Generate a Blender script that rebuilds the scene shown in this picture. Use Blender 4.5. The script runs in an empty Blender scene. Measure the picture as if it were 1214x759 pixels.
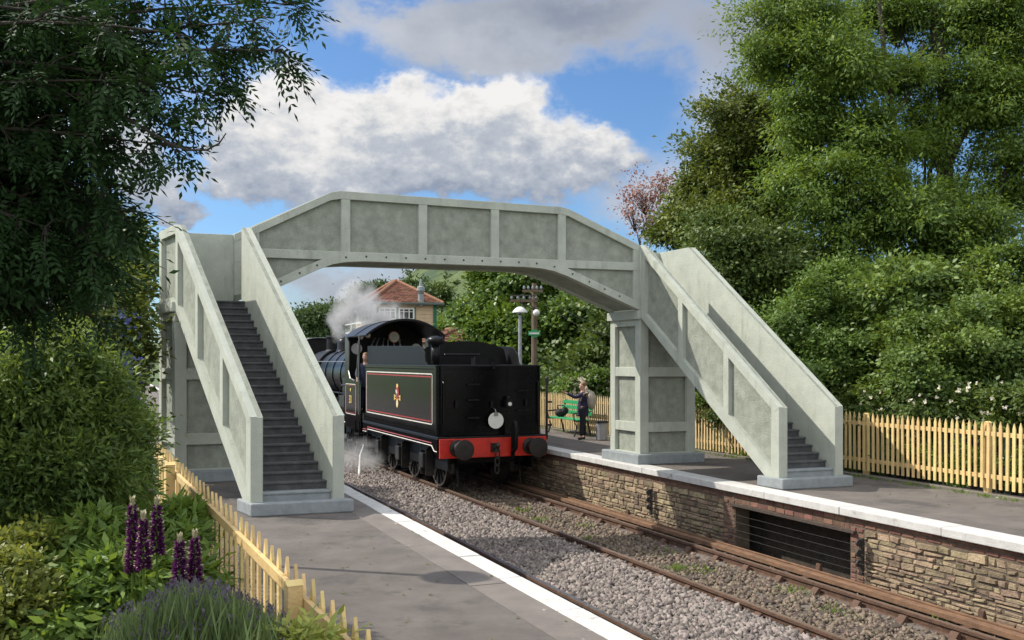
import bpy, bmesh, math, random
import numpy as np
from mathutils import Vector, Matrix
R=math.radians
random.seed(7); rng=np.random.default_rng(7)
scn=bpy.context.scene; COL=scn.collection
# ------------------------------------------------------------------ frames
F=1150.0; HOR=428.0; CH=2.045
def at(px,py,Y): return Vector(((px-607)/F*Y, Y, CH-(py-HOR)/F*Y))
TH=R(22.7); cT,sT=math.cos(TH),math.sin(TH)
def T(s,t,z): return Vector((s*cT-t*sT, s*sT+t*cT, z))
def t_of(px,s):
    r=(px-607)/F; return s*(cT-sT*r)/(sT+cT*r)
# ------------------------------------------------------------------ object helpers
BASE={}
def tag(o,label,cat,group=None,kind=None):
    if label: o['label']=label
    if cat: o['category']=cat
    if group: o['group']=group
    if kind: o['kind']=kind
    return o
def thing(name,label,cat,loc,group=None):
    o=bpy.data.objects.new(name,None); COL.objects.link(o); o.location=loc; o.empty_display_size=.1
    BASE[o.name]=Vector(loc); return tag(o,label,cat,group)
class MB:
    def __init__(s): s.v=[]; s.f=[]; s.m=[]
    def add(s,vs,fs,m=0):
        n=len(s.v); s.v.extend([tuple(x) for x in vs]); s.f.extend([tuple(i+n for i in f) for f in fs]); s.m.extend([m]*len(fs)); return s
    def box(s,a0,a1,b0,b1,c0,c1,xf=None,m=0):
        xf=xf or (lambda a,b,c:(a,b,c))
        vs=[xf(a,b,c) for c in (c0,c1) for b in (b0,b1) for a in (a0,a1)]
        return s.add(vs,[(0,2,3,1),(4,5,7,6),(0,1,5,4),(2,6,7,3),(0,4,6,2),(1,3,7,5)],m)
    def prism(s,poly,b0,b1,xf,m=0):   # poly in (a,c), extruded along b
        n=len(poly); vs=[xf(a,b0,c) for a,c in poly]+[xf(a,b1,c) for a,c in poly]
        fs=[tuple(range(n)),tuple(range(2*n-1,n-1,-1))]+[(i,i+n,(i+1)%n+n,(i+1)%n) for i in range(n)]
        return s.add(vs,fs,m)
    def tube(s,pts,rad,n=8,m=0,caps=True):
        pts=[Vector(p) for p in pts]
        if not hasattr(rad,'__len__'): rad=[rad]*len(pts)
        rings=[]; up=None
        for i,p in enumerate(pts):
            d=(pts[min(i+1,len(pts)-1)]-pts[max(i-1,0)])
            if d.length<1e-9: d=Vector((0,0,1))
            d.normalize()
            if up is None: up=d.orthogonal().normalized()
            up=(up-d*up.dot(d)); up=up.normalized() if up.length>1e-6 else d.orthogonal().normalized()
            w=d.cross(up)
            rings.append([p+(up*math.cos(2*math.pi*k/n)+w*math.sin(2*math.pi*k/n))*rad[i] for k in range(n)])
        vs=[q for r in rings for q in r]; fs=[]
        for i in range(len(rings)-1):
            for k in range(n):
                fs.append((i*n+k,i*n+(k+1)%n,(i+1)*n+(k+1)%n,(i+1)*n+k))
        if caps: fs+= [tuple(range(n-1,-1,-1)),tuple((len(rings)-1)*n+k for k in range(n))]
        return s.add(vs,fs,m)
    def disc(s,c,axis,r,h,n=24,m=0,r2=None):
        c=Vector(c); a=Vector(axis).normalized()
        return s.tube([c,c+a*h],[r,r if r2 is None else r2],n,m)
    def ball(s,c,r,n=10,m=0,sc=(1,1,1)):
        c=Vector(c); vs=[];fs=[]; k=n//2
        for i in range(k+1):
            th=math.pi*i/k
            for j in range(n):
                ph=2*math.pi*j/n
                vs.append(c+Vector((r*sc[0]*math.sin(th)*math.cos(ph),r*sc[1]*math.sin(th)*math.sin(ph),r*sc[2]*math.cos(th))))
        for i in range(k):
            for j in range(n): fs.append((i*n+j,(i+1)*n+j,(i+1)*n+(j+1)%n,i*n+(j+1)%n))
        return s.add(vs,fs,m)
def root_of(o):
    while o.parent: o=o.parent
    return o
def mesh(name,mb,mat,parent=None,smooth=False,bevel=0,base=None,label=None,seg=2):
    me=bpy.data.meshes.new(name)
    b=Vector(base) if base is not None else (BASE[root_of(parent).name] if parent else Vector((0,0,0)))
    if isinstance(mb,MB):
        me.from_pydata([(x[0]-b.x,x[1]-b.y,x[2]-b.z) for x in mb.v],[],mb.f)
        mats=mat if isinstance(mat,(list,tuple)) else [mat]
        for q in mats: me.materials.append(q)
        if len(mats)>1: me.polygons.foreach_set('material_index',mb.m)
    else:
        V,Q=mb      # numpy verts, quads
        V=V-np.array(b)[None,:]
        me.vertices.add(len(V)); me.vertices.foreach_set('co',V.astype(np.float32).ravel())
        me.loops.add(Q.size); me.loops.foreach_set('vertex_index',Q.astype(np.int32).ravel())
        me.polygons.add(len(Q)); k=Q.shape[1]
        me.polygons.foreach_set('loop_start',np.arange(0,Q.size,k,dtype=np.int32)); me.polygons.foreach_set('loop_total',np.full(len(Q),k,dtype=np.int32))
        me.update(calc_edges=True); me.materials.append(mat)
    if isinstance(mb,MB):
        bm=bmesh.new(); bm.from_mesh(me); bmesh.ops.recalc_face_normals(bm,faces=bm.faces); bm.to_mesh(me); bm.free()
    if smooth:
        me.polygons.foreach_set('use_smooth',[True]*len(me.polygons))
    o=bpy.data.objects.new(name,me); COL.objects.link(o)
    if parent: o.parent=parent
    elif base is not None: o.location=b
    if base is None and not parent: BASE[o.name]=Vector((0,0,0))
    elif not parent: BASE[o.name]=b
    if bevel:
        md=o.modifiers.new('bevel','BEVEL'); md.width=bevel; md.segments=seg; md.limit_method='ANGLE'; md.angle_limit=R(40)
    if smooth=='auto':
        pass
    if label: o['label']=label
    return o
def struct(o): o['kind']='structure'; return o
# ------------------------------------------------------------------ materials
def nodes(name):
    m=bpy.data.materials.new(name); m.use_nodes=True; nt=m.node_tree
    return m,nt,nt.nodes['Principled BSDF'],nt.links
def mat(name,c1,c2=None,scale=4.,rough=.7,bump=0,bscale=40.,metal=0,island=0,detail=6,spec=.5,c3=None,c3lo=.6,c3hi=.7,c3scale=1.5,coat=0,stretch=None,roughvar=0,c3st=None):
    m,nt,P,L=nodes(name); N=nt.nodes
    P.inputs['Roughness'].default_value=rough; P.inputs['Metallic'].default_value=metal
    P.inputs['Specular IOR Level'].default_value=spec
    if coat: P.inputs['Coat Weight'].default_value=coat; P.inputs['Coat Roughness'].default_value=.08
    tc=N.new('ShaderNodeTexCoord'); src=tc.outputs['Object']
    if stretch:
        mp=N.new('ShaderNodeMapping'); mp.inputs['Scale'].default_value=stretch; L.new(src,mp.inputs[0]); src=mp.outputs[0]
    c2=c2 or tuple(x*.75 for x in c1)
    nz=N.new('ShaderNodeTexNoise'); nz.inputs['Scale'].default_value=scale; nz.inputs['Detail'].default_value=detail; nz.inputs['Roughness'].default_value=.65
    L.new(src,nz.inputs['Vector'])
    cr=N.new('ShaderNodeValToRGB'); cr.color_ramp.elements[0].position=.32; cr.color_ramp.elements[1].position=.68
    cr.color_ramp.elements[0].color=(*c2,1); cr.color_ramp.elements[1].color=(*c1,1)
    L.new(nz.outputs['Fac'],cr.inputs[0]); out=cr.outputs[0]
    if c3:
        n3=N.new('ShaderNodeTexNoise'); n3.inputs['Scale'].default_value=c3scale; n3.inputs['Detail'].default_value=7; n3.inputs['Roughness'].default_value=.7
        s3=src
        if c3st:
            mp3=N.new('ShaderNodeMapping'); mp3.inputs['Scale'].default_value=c3st; L.new(src,mp3.inputs[0]); s3=mp3.outputs[0]
        L.new(s3,n3.inputs['Vector'])
        r3=N.new('ShaderNodeValToRGB'); r3.color_ramp.elements[0].position=c3lo; r3.color_ramp.elements[1].position=c3hi
        L.new(n3.outputs['Fac'],r3.inputs[0])
        mx=N.new('ShaderNodeMixRGB'); mx.inputs[2].default_value=(*c3,1); L.new(r3.outputs[0],mx.inputs[0]); L.new(out,mx.inputs[1]); out=mx.outputs[0]
    if island:
        g=N.new('ShaderNodeNewGeometry'); mr=N.new('ShaderNodeMapRange'); mr.inputs[3].default_value=1-island; mr.inputs[4].default_value=1+island
        L.new(g.outputs['Random Per Island'],mr.inputs[0])
        hs=N.new('ShaderNodeHueSaturation'); L.new(mr.outputs[0],hs.inputs['Value']); L.new(out,hs.inputs['Color']); out=hs.outputs[0]
        m2=N.new('ShaderNodeMath'); m2.operation='MULTIPLY'; m2.inputs[1].default_value=37.7; L.new(g.outputs['Random Per Island'],m2.inputs[0])
        m3=N.new('ShaderNodeMath'); m3.operation='FRACT'; L.new(m2.outputs[0],m3.inputs[0])
        mr2=N.new('ShaderNodeMapRange'); mr2.inputs[3].default_value=.5-island*.06; mr2.inputs[4].default_value=.5+island*.06; L.new(m3.outputs[0],mr2.inputs[0]); L.new(mr2.outputs[0],hs.inputs['Hue'])
    L.new(out,P.inputs['Base Color'])
    if bump:
        bn=N.new('ShaderNodeTexNoise'); bn.inputs['Scale'].default_value=bscale; bn.inputs['Detail'].default_value=5
        L.new(src,bn.inputs['Vector'])
        b=N.new('ShaderNodeBump'); b.inputs['Strength'].default_value=bump; b.inputs['Distance'].default_value=.02; L.new(bn.outputs['Fac'],b.inputs['Height']); L.new(b.outputs[0],P.inputs['Normal'])
    if roughvar:
        mr=N.new('ShaderNodeMapRange'); mr.inputs[3].default_value=rough-roughvar; mr.inputs[4].default_value=rough+roughvar; L.new(nz.outputs['Fac'],mr.inputs[0]); L.new(mr.outputs[0],P.inputs['Roughness'])
    return m
def leafmat(name,c1,c2,rough=.5,trans=.35,var=.3):
    m,nt,P,L=nodes(name); N=nt.nodes
    g=N.new('ShaderNodeNewGeometry'); cr=N.new('ShaderNodeValToRGB')
    cr.color_ramp.elements[0].color=(*c2,1); cr.color_ramp.elements[1].color=(*c1,1)
    nz=N.new('ShaderNodeTexNoise'); nz.inputs['Scale'].default_value=.9; nz.inputs['Detail'].default_value=3
    tc=N.new('ShaderNodeTexCoord'); L.new(tc.outputs['Object'],nz.inputs['Vector'])
    ad=N.new('ShaderNodeMath'); ad.operation='MULTIPLY_ADD'; ad.inputs[1].default_value=.6; L.new(g.outputs['Random Per Island'],ad.inputs[0])
    m2=N.new('ShaderNodeMath'); m2.operation='MULTIPLY_ADD'; m2.inputs[1].default_value=1.6; m2.inputs[2].default_value=-.6; L.new(nz.outputs['Fac'],m2.inputs[0]); L.new(m2.outputs[0],ad.inputs[2])
    L.new(ad.outputs[0],cr.inputs[0])
    L.new(cr.outputs[0],P.inputs['Base Color']); P.inputs['Roughness'].default_value=rough
    P.inputs['Specular IOR Level'].default_value=.35
    tr=N.new('ShaderNodeBsdfTranslucent'); hs=N.new('ShaderNodeHueSaturation'); hs.inputs['Hue'].default_value=.475; hs.inputs['Saturation'].default_value=1.1; hs.inputs['Value'].default_value=1.3
    L.new(cr.outputs[0],hs.inputs['Color']); L.new(hs.outputs[0],tr.inputs[0])
    ms=N.new('ShaderNodeMixShader'); ms.inputs[0].default_value=trans; L.new(P.outputs[0],ms.inputs[1]); L.new(tr.outputs[0],ms.inputs[2])
    L.new(ms.outputs[0],N['Material Output'].inputs[0]); return m
M={}
M['concrete']=mat('green_grey_concrete',(.44,.47,.405),(.355,.382,.33),3.2,.85,.5,60,c3=(.22,.23,.18),c3lo=.55,c3hi=.82,c3scale=4.5,c3st=(1,1,.16))
M['concrete_panel']=mat('weathered_shade_panel',(.315,.34,.285),(.205,.222,.182),5.5,.88,.65,55,c3=(.37,.395,.34),c3lo=.56,c3hi=.8,c3scale=5,c3st=(1,1,.3))  # weathered tone, darkened so the colour supplies recess shade under flat light
M['step']=mat('dark_step',(.10,.105,.108),(.05,.052,.055),7,.85,.6,90)
M['plinth']=mat('grey_plinth',(.27,.30,.31),(.20,.225,.235),8,.85,.5,90)
M['rivet']=mat('dark_bolt',(.05,.05,.045),None,20,.7)
M['asphalt']=mat('platform_asphalt',(.175,.154,.138),(.105,.093,.085),1.6,.92,.8,160,c3=(.085,.077,.072),c3lo=.55,c3hi=.62,c3scale=.45,detail=15)
M['coping']=mat('worn_white_paint',(.56,.56,.545),(.44,.43,.41),6,.8,.4,60,c3=(.22,.20,.17),c3lo=.60,c3hi=.70,c3scale=4)
M['slab']=mat('edge_slab',(.185,.162,.145),(.125,.11,.10),2.5,.92,.4,120,c3=(.50,.48,.44),c3lo=.62,c3hi=.655,c3scale=1.6)
M['stone']=mat('tan_rubble_stone',(.36,.275,.175),(.165,.125,.085),7,.92,1.,30,island=.38,c3=(.10,.08,.06),c3lo=.55,c3hi=.75,c3scale=2.2)
M['mortar']=mat('dark_mortar',(.16,.12,.085),(.08,.06,.045),8,.95,.6,60)
M['brick']=mat('old_red_brick',(.22,.11,.075),(.13,.07,.052),8,.9,.6,60,island=.3)
M['brick_dark']=mat('recess_shade_brick',(.06,.042,.034),(.025,.02,.018),6,.95,.8,30)  # brick colour darkened to paint in the shade of the wall recess
M['void']=mat('void_black',(.012,.011,.01),None,5,.95)  # plain near-black for the boards under the roof tiles
M['ballast_bed']=mat('ballast_bed',(.17,.14,.125),(.09,.075,.065),14,.95,1.,60)
M['ballast_stone']=mat('pinkish_ballast',(.255,.218,.198),(.15,.127,.115),20,.85,.4,60,island=.45)
M['ballast_dirty']=mat('dirty_ballast',(.20,.155,.115),(.11,.085,.062),20,.9,.4,60,island=.45)
M['rust']=mat('rust',(.12,.062,.036),(.055,.031,.021),9,.8,.6,50)
M['rail_top']=mat('polished_railhead',(.42,.39,.37),(.24,.20,.175),12,.32,0,metal=.9)
M['rail_rusty']=mat('dull_railhead',(.30,.22,.17),(.2,.14,.10),12,.45,0,metal=.6)
M['timber']=mat('rusty_board',(.22,.12,.065),(.11,.062,.036),6,.85,.5,40,stretch=(1,1,4))
M['sleeper']=mat('tarred_sleeper',(.075,.055,.043),(.04,.03,.025),10,.9,.6,40)
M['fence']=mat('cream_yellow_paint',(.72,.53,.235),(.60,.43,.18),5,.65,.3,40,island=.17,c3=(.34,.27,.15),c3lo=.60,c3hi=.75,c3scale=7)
M['fence_far']=mat('darker_cream_paint',(.62,.47,.24),(.48,.35,.17),5,.7,.2,40,island=.16)  # duller, darker cream for the far fence run
M['black']=mat('loco_black',(.005,.005,.006),(.003,.003,.004),3,.15,.025,14,spec=.17,roughvar=.05)
M['black_matt']=mat('sooty_black',(.010,.010,.011),(.005,.005,.005),6,.5,.2,30,spec=.2)
M['boiler']=mat('boiler_black',(.014,.014,.015),(.008,.008,.009),4,.34,.04,20,spec=.25)
M['red']=mat('buffer_beam_red',(.62,.028,.014),(.48,.02,.012),5,.38,.05,30,c3=(.12,.012,.01),c3lo=.58,c3hi=.75,c3scale=3)
M['linew']=mat('white_lining',(.75,.72,.66),None,5,.5)
M['liner']=mat('red_lining',(.34,.03,.025),None,5,.5)
M['gold']=mat('gold_paint',(.72,.52,.16),None,5,.5)
M['white']=mat('white_enamel',(.80,.80,.77),(.70,.70,.66),7,.4)
M['steel']=mat('bare_steel',(.35,.35,.35),(.2,.2,.2),9,.35,0,metal=.8)
M['oily']=mat('oily_metal',(.05,.047,.045),(.02,.02,.02),9,.35,.2,30,metal=.5)
M['buffer']=mat('greasy_buffer',(.022,.018,.016),(.012,.010,.010),7,.45,.2,30,metal=.2)
M['copper']=mat('pipe_copper',(.45,.22,.10),None,5,.35,metal=.9)
M['coal']=mat('coal',(.02,.02,.02),(.01,.01,.01),12,.4,1,18)
M['skin']=mat('skin',(.55,.33,.25),(.5,.29,.21),20,.5)
M['navy']=mat('navy_cloth',(.03,.028,.075),(.018,.017,.045),15,.9)
M['trousers']=mat('dark_trousers',(.014,.015,.024),None,15,.9)
M['overalls']=mat('blue_overalls',(.045,.055,.11),None,15,.9)
M['hairw']=mat('sandy_hair',(.30,.19,.12),None,40,.8)
M['canvas']=mat('beige_canvas',(.42,.37,.30),None,20,.9)
M['shoe']=mat('black_shoe',(.012,.012,.012),None,10,.4)
M['green_paint']=mat('bench_green',(.035,.33,.13),(.025,.25,.09),6,.5)
M['iron']=mat('dark_iron',(.03,.028,.026),None,8,.6)
M['bag']=mat('black_bag',(.018,.018,.022),None,10,.8)
M['bin']=mat('galvanised_bin',(.42,.43,.45),(.30,.31,.33),6,.5,.1,30,metal=.4)
M['tile']=mat('clay_tile',(.28,.125,.08),(.17,.08,.055),7,.9,.4,40,island=.25,c3=(.22,.17,.12),c3lo=.6,c3hi=.75,c3scale=1.4)
M['clap']=mat('cream_clapboard',(.58,.46,.29),(.50,.39,.24),3,.7)
M['dgreen']=mat('dark_green_paint',(.015,.14,.075),None,4,.5)
M['greengrey']=mat('gutter_grey',(.10,.14,.125),None,4,.6)
M['glass']=mat('window_glass',(.03,.035,.04),None,4,.08,spec=.8)
M['wood']=mat('weathered_pole',(.20,.15,.10),(.11,.08,.055),5,.9,.5,30,stretch=(6,6,1))
M['bark']=mat('bark',(.085,.065,.048),(.045,.035,.027),6,.95,1,22,stretch=(3,3,1))
M['bark_dark']=mat('dark_bark',(.045,.036,.028),(.025,.02,.016),6,.95,1,22)
M['soil']=mat('bed_soil',(.10,.075,.05),(.05,.04,.028),5,.95,1,30,c3=(.05,.085,.02),c3lo=.45,c3hi=.6,c3scale=3)
M['grass']=mat('ground_grass',(.075,.13,.03),(.04,.075,.018),.6,.95,.6,9,c3=(.13,.12,.05),c3lo=.5,c3hi=.7,c3scale=.2)
M['hill']=mat('hill_turf',(.095,.125,.038),(.05,.078,.022),.09,.95,1,.6,c3=(.028,.055,.018),c3lo=.52,c3hi=.60,c3scale=.055)
M['bank']=mat('bank_soil',(.045,.065,.02),(.025,.035,.014),2,.95,1,10)
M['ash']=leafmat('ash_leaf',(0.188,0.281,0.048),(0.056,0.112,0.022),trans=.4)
M['ash_shade']=leafmat('shade_toned_ash_leaf',(.030,.075,.018),(.012,.034,.010),.7,.20)  # ash leaf with the overhanging tree's shade put into its colour
M['oak']=leafmat('olive_leaf',(.18,.225,.042),(.048,.080,.018),trans=.3)
M['laurel']=leafmat('laurel_leaf',(.135,.195,.040),(.034,.068,.016),.5,.25)
M['hedge']=leafmat('hedge_leaf',(0.156,0.250,0.048),(0.050,0.100,0.022),.45,.3)
M['ivy']=leafmat('ivy_leaf',(0.186,0.270,0.054),(0.041,0.089,0.019),.5,.3)
M['copperleaf']=leafmat('copper_leaf',(.42,.23,.17),(.22,.12,.085),.5,.3)
M['bush']=leafmat('bush_leaf',(0.220,0.319,0.072),(0.050,0.094,0.024),.5,.45)
M['ceano']=leafmat('ceanothus_leaf',(0.102,0.132,0.036),(0.033,0.059,0.021),.5,.25)
M['lupleaf']=leafmat('lupin_leaf',(.24,.35,.07),(.075,.15,.032),.45,.35)
M['lime']=leafmat('lime_leaf',(.28,.31,.065),(.10,.14,.032),.5,.35)
M['yellowleaf']=leafmat('variegated_leaf',(.45,.45,.10),(.2,.27,.06),.5,.3)
M['lavleaf']=leafmat('lavender_leaf',(.22,.29,.10),(.09,.14,.05),.6,.25)
M['lavflower']=leafmat('lavender_flower',(.165,.135,.18),(.09,.08,.11),.7,.2)
M['lupflower']=leafmat('lupin_purple',(.22,.045,.20),(.07,.016,.075),.6,.25)
M['luptip']=leafmat('lupin_tip',(.62,.55,.40),(.40,.42,.25),.6,.25)
M['blueflower']=leafmat('blue_flower',(.20,.22,.55),(.10,.11,.30),.6,.25)
M['whiteflower']=leafmat('white_rose',(.80,.76,.66),(.62,.58,.45),.6,.25)
M['pinkflower']=leafmat('pink_flower',(.55,.05,.11),(.4,.03,.08),.6,.25)
M['fartree']=leafmat('far_leaf',(.095,.155,.045),(.035,.065,.022),.6,.25)
M['midtree']=leafmat('sycamore_leaf',(0.159,0.253,0.040),(0.036,0.084,0.020),.42,.3)
M['weed']=leafmat('weed_leaf',(.16,.26,.04),(.09,.15,.03),.5,.35)
# ------------------------------------------------------------------ ground setting
g=MB(); g.add([(-2500,-500,-1.2),(2500,-500,-1.2),(2500,4000,-1.2),(-2500,4000,-1.2)],[(0,1,2,3)]); struct(mesh('ground',g,M['grass']))
def strip(name,prof,t0,t1,m,nt=2):
    mb=MB(); vs=[];fs=[]
    for i in range(nt):
        t=t0+(t1-t0)*i/(nt-1)
        for s,z in prof: vs.append(T(s,t,z))
    k=len(prof)
    for i in range(nt-1):
        for j in range(k-1): fs.append((i*k+j,i*k+j+1,(i+1)*k+j+1,(i+1)*k+j))
    mb.add(vs,fs); return struct(mesh(name,mb,m))
RA,RB,RC=5.38,7.25,8.75; RA0=RA-1.5; SC=8.06; RZ=-.91
bm_=MB(); nS,nTt=34,260
vs=[]; 
for j in range(nTt):
    t=-8+ (j/(nTt-1))**1.6*140
    for i in range(nS):
        s=3.45+i/(nS-1)*6.15
        z=-1.035+.018*math.sin(s*9+t*3)*math.sin(t*5-s*4)-(.035 if 7.3<s<8.6 else 0)+random.uniform(-.012,.012)
        vs.append(T(s,t,z))
bm_.add(vs,[(j*nS+i,j*nS+i+1,(j+1)*nS+i+1,(j+1)*nS+i) for j in range(nTt-1) for i in range(nS-1)])
struct(mesh('ballast',bm_,M['ballast_bed']))
# stones on the ballast
def stones(name,n,s0,s1,t0,t1,size,m,label,zoff=-1.02):
    k=n; tt=t0+(t1-t0)*rng.random(k)**1.5; ss=s0+(s1-s0)*rng.random(k)
    base=np.array([[-1,-1,-.6],[1,-1,-.7],[1.1,1,-.6],[-.9,1.1,-.7],[-.6,-.7,.7],[.7,-.5,.6],[.6,.7,.8],[-.7,.6,.55]])*.5
    fq=np.array([[0,3,2,1],[4,5,6,7],[0,1,5,4],[1,2,6,5],[2,3,7,6],[3,0,4,7]])
    V=base[None]*(1+.45*(rng.random((k,8,3))-.5)*2)
    V*= (size*(.6+.8*rng.random((k,1,1))))*(.75+.5*rng.random((k,1,3)))
    q=rng.normal(size=(k,4)); q/=np.linalg.norm(q,axis=1,keepdims=True); w,x,y,z=q.T
    Rm=np.stack([1-2*(y*y+z*z),2*(x*y-z*w),2*(x*z+y*w),2*(x*y+z*w),1-2*(x*x+z*z),2*(y*z-x*w),2*(x*z-y*w),2*(y*z+x*w),1-2*(x*x+y*y)],1).reshape(k,3,3)
    V=np.einsum('kij,kvj->kvi',Rm,V)
    P=np.stack([ss*cT-tt*sT,ss*sT+tt*cT,zoff+.03*(rng.random(k)-.3)],1)
    V=V+P[:,None]
    Q=(fq[None]+8*np.arange(k)[:,None,None]).reshape(-1,4)
    return tag(mesh(name,(V.reshape(-1,3),Q),m),label,'ballast',kind='stuff')
stones('ballast_stones',24000,RA+.06,RB-.06,5.5,34,.055,M['ballast_stone'],'pale pinkish loose ballast stones between the two tracks')
stones('ballast_stones',9000,RB+.06,RC-.06,6,26,.048,M['ballast_dirty'],'dirty brown ballast lying between the rails of the far track',-1.06)
stones('ballast_stones',2600,RC+.06,9.5,6,26,.05,M['ballast_dirty'],'grubby ballast along the foot of the stone platform wall',-1.04)
stones('ballast_stones',3000,RA0+.1,RA-.06,6,28,.055,M['ballast_stone'],'ballast stones between the rails beside the near platform',-1.03)
# ------------------------------------------------------------------ platforms
FL=lambda Y:(1.69-.526*Y)      # x of near garden fence at depth Y
def plat_left():
    mb=MB(); P=[]
    a=[]; 
    for Y in (1.0,3,6,9.2,14): a.append(Vector((FL(Y)+.03,Y,0)))
    a+= [T(-1.2,22,0),T(-1.2,90,0)]
    b=[T(3.05,t,0) for t in (-6,90)]
    top=[(p.x,p.y,0) for p in a]+[(p.x,p.y,0) for p in reversed(b)]
    n=len(top); mb.add(top+[(x,y,-1.2) for x,y,_ in top],[tuple(range(n))]+[(i,(i+1)%n,(i+1)%n+n,i+n) for i in range(n)])
    return struct(mesh('platform',mb,M['asphalt']))
plat_left()
def along(name,s0,s1,z0,z1,t0,t1,m,step=0,gap=.008,bevel=.008):
    mb=MB()
    if not step: mb.box(s0,s1,t0,t1,z0,z1,T)
    else:
        t=t0; 
        while t<t1:
            e=t+step*random.uniform(.9,1.1); dz=random.uniform(-.003,.003); ds=random.uniform(-.006,.006)
            mb.box(s0+ds,s1+ds,t,e-gap,z0,z1+dz,T); t=e
    return struct(mesh(name,mb,m,bevel=bevel))
along('platform_edge_slabs',3.05,3.395,-1.2,.001,-6,90,M['slab'],1.0,.004,0)
along('platform_coping',3.40,3.63,-.12,.006,-6,90,M['coping'],1.2,.016)
along('platform_face',3.42,3.52,-1.2,-.125,-6,90,M['mortar'])
PE=9.46
mbp=MB()
def rplat(t0,t1,s0,s1,z0,z1): mbp.box(s0,s1,t0,t1,z0,z1,T)
rplat(-2,95,PE+.72,12.75,-1.2,0)
mbp.box(PE+.36,PE+.715,-2,95,-.22,-.002,T)
struct(mesh('platform',mbp,M['asphalt']))
along('platform_coping',PE-.02,PE+.36,-.105,.008,-2,95,M['coping'],1.75,.012,.01)
# platform wall (right) of rubble stones with brick quoins round the recess
t_r0=t_of(1003,PE); t_r1=t_of(867,PE)
wall=thing('platform_wall','tan rubble stone wall under the white coping of the far platform','wall',T(PE,14,-1.1))
core=MB()
core.box(PE+.08,PE+.36,-2,t_r0-.0,-1.2,-.11,T); core.box(PE+.08,PE+.36,t_r1,95,-1.2,-.11,T); core.box(PE+.08,PE+.36,t_r0,t_r1,-.30,-.11,T)
mesh('mortar_core',core,M['mortar'],wall)
st=MB(); bk=MB()
def stone_run(mb,t0,t1,z0,z1,hmin,hmax,lmin,lmax,prot=.03,s_face=PE+.085):
    z=z0
    while z<z1-.02:
        h=min(random.uniform(hmin,hmax),z1-z)
        if z1-z-h<.03: h=z1-z
        t=t0-random.uniform(0,lmin)
        while t<t1:
            l=random.uniform(lmin,lmax); a=max(t,t0); b=min(t+l-.012,t1)
            if b-a>.03:
                p=random.uniform(.3,1)*prot
                c=[(a,z+.006),(b,z+.006),(b,z+h-.006),(a,z+h-.006)]
                jx,jy=(.02,.014) if hmin!=hmax and lmax>.3 else (.006,.004); c=[(x+random.uniform(-jx,jx),y+random.uniform(-jy,jy)) for x,y in c]
                f=[(x+(.012 if i in(0,3) else -.012),y+(.01 if i<2 else -.01)) for i,(x,y) in enumerate(c)]
                vs=[T(s_face+.01,x,y) for x,y in c]+[T(s_face-p,x,y) for x,y in f]
                mb.add(vs,[(4,5,6,7),(0,1,5,4),(1,2,6,5),(2,3,7,6),(3,0,4,7)])
            t+=l
        z+=h
for a,b in ((2,t_r0-.28),(t_r1+.32,26)): stone_run(st,a,b,-1.1,-.245,.045,.10,.09,.36,.038)
stone_run(st,26,60,-1.1,-.245,.10,.16,.4,.8)
mesh('rubble_stone',st,M['stone'],wall)
stone_run(bk,2,t_r0-.02,-.24,-.11,.066,.068,.2,.23,.02); stone_run(bk,t_r1+.02,40,-.24,-.11,.066,.068,.2,.23,.02)
stone_run(bk,t_r0-.27,t_r0-.01,-1.1,-.245,.07,.072,.11,.22,.025); stone_run(bk,t_r1+.01,t_r1+.31,-1.1,-.245,.07,.072,.11,.22,.025)
stone_run(bk,t_r0,t_r1,-.30,-.11,.09,.095,.2,.23,.02)
mesh('brickwork',bk,M['brick'],wall)
rc=MB(); rc.box(PE+.37,PE+.69,t_r0-.02,t_r1+.02,-1.2,-.23,T); 
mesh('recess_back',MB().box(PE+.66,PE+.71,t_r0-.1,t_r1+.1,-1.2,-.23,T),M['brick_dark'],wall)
mesh('lintel',MB().box(PE+.02,PE+.40,t_r0-.12,t_r1+.12,-.335,-.30,T),M['sleeper'],wall)
# ------------------------------------------------------------------ track
def rail_prof(): 
    return [(-.036,0),(.036,0),(.036,-.04),(.012,-.055),(.012,-.115),(.034,-.125),(.034,-.148),(-.034,-.148),(-.034,-.125),(-.012,-.115),(-.012,-.055),(-.036,-.04)]
chair=None
def make_chair(parent,loc):
    global chair
    if chair is None:
        mb=MB()
        X=lambda s,t,z:T(s,t,z)
        mb.box(-.19,.19,-.095,.095,-.185,-.15,X)
        mb.prism([(-.17,-.15),(-.045,-.15),(-.045,-.05),(-.075,-.045)],-.055,.055,X); mb.prism([(.045,-.15),(.17,-.15),(.075,-.045),(.045,-.05)],-.055,.055,X)
        mb.box(.014,.05,-.07,.07,-.115,-.05,X)
        for sx in(-.14,.14): mb.disc(T(sx,.06,-.15),(0,0,1),.022,.03,8)
        me=mesh('rail_chair',mb,M['rust'],base=(0,0,0)); me.parent=parent; chair=me; me.location=loc
    else:
        c=chair.copy(); COL.objects.link(c); c.parent=parent; c.location=loc
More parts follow.
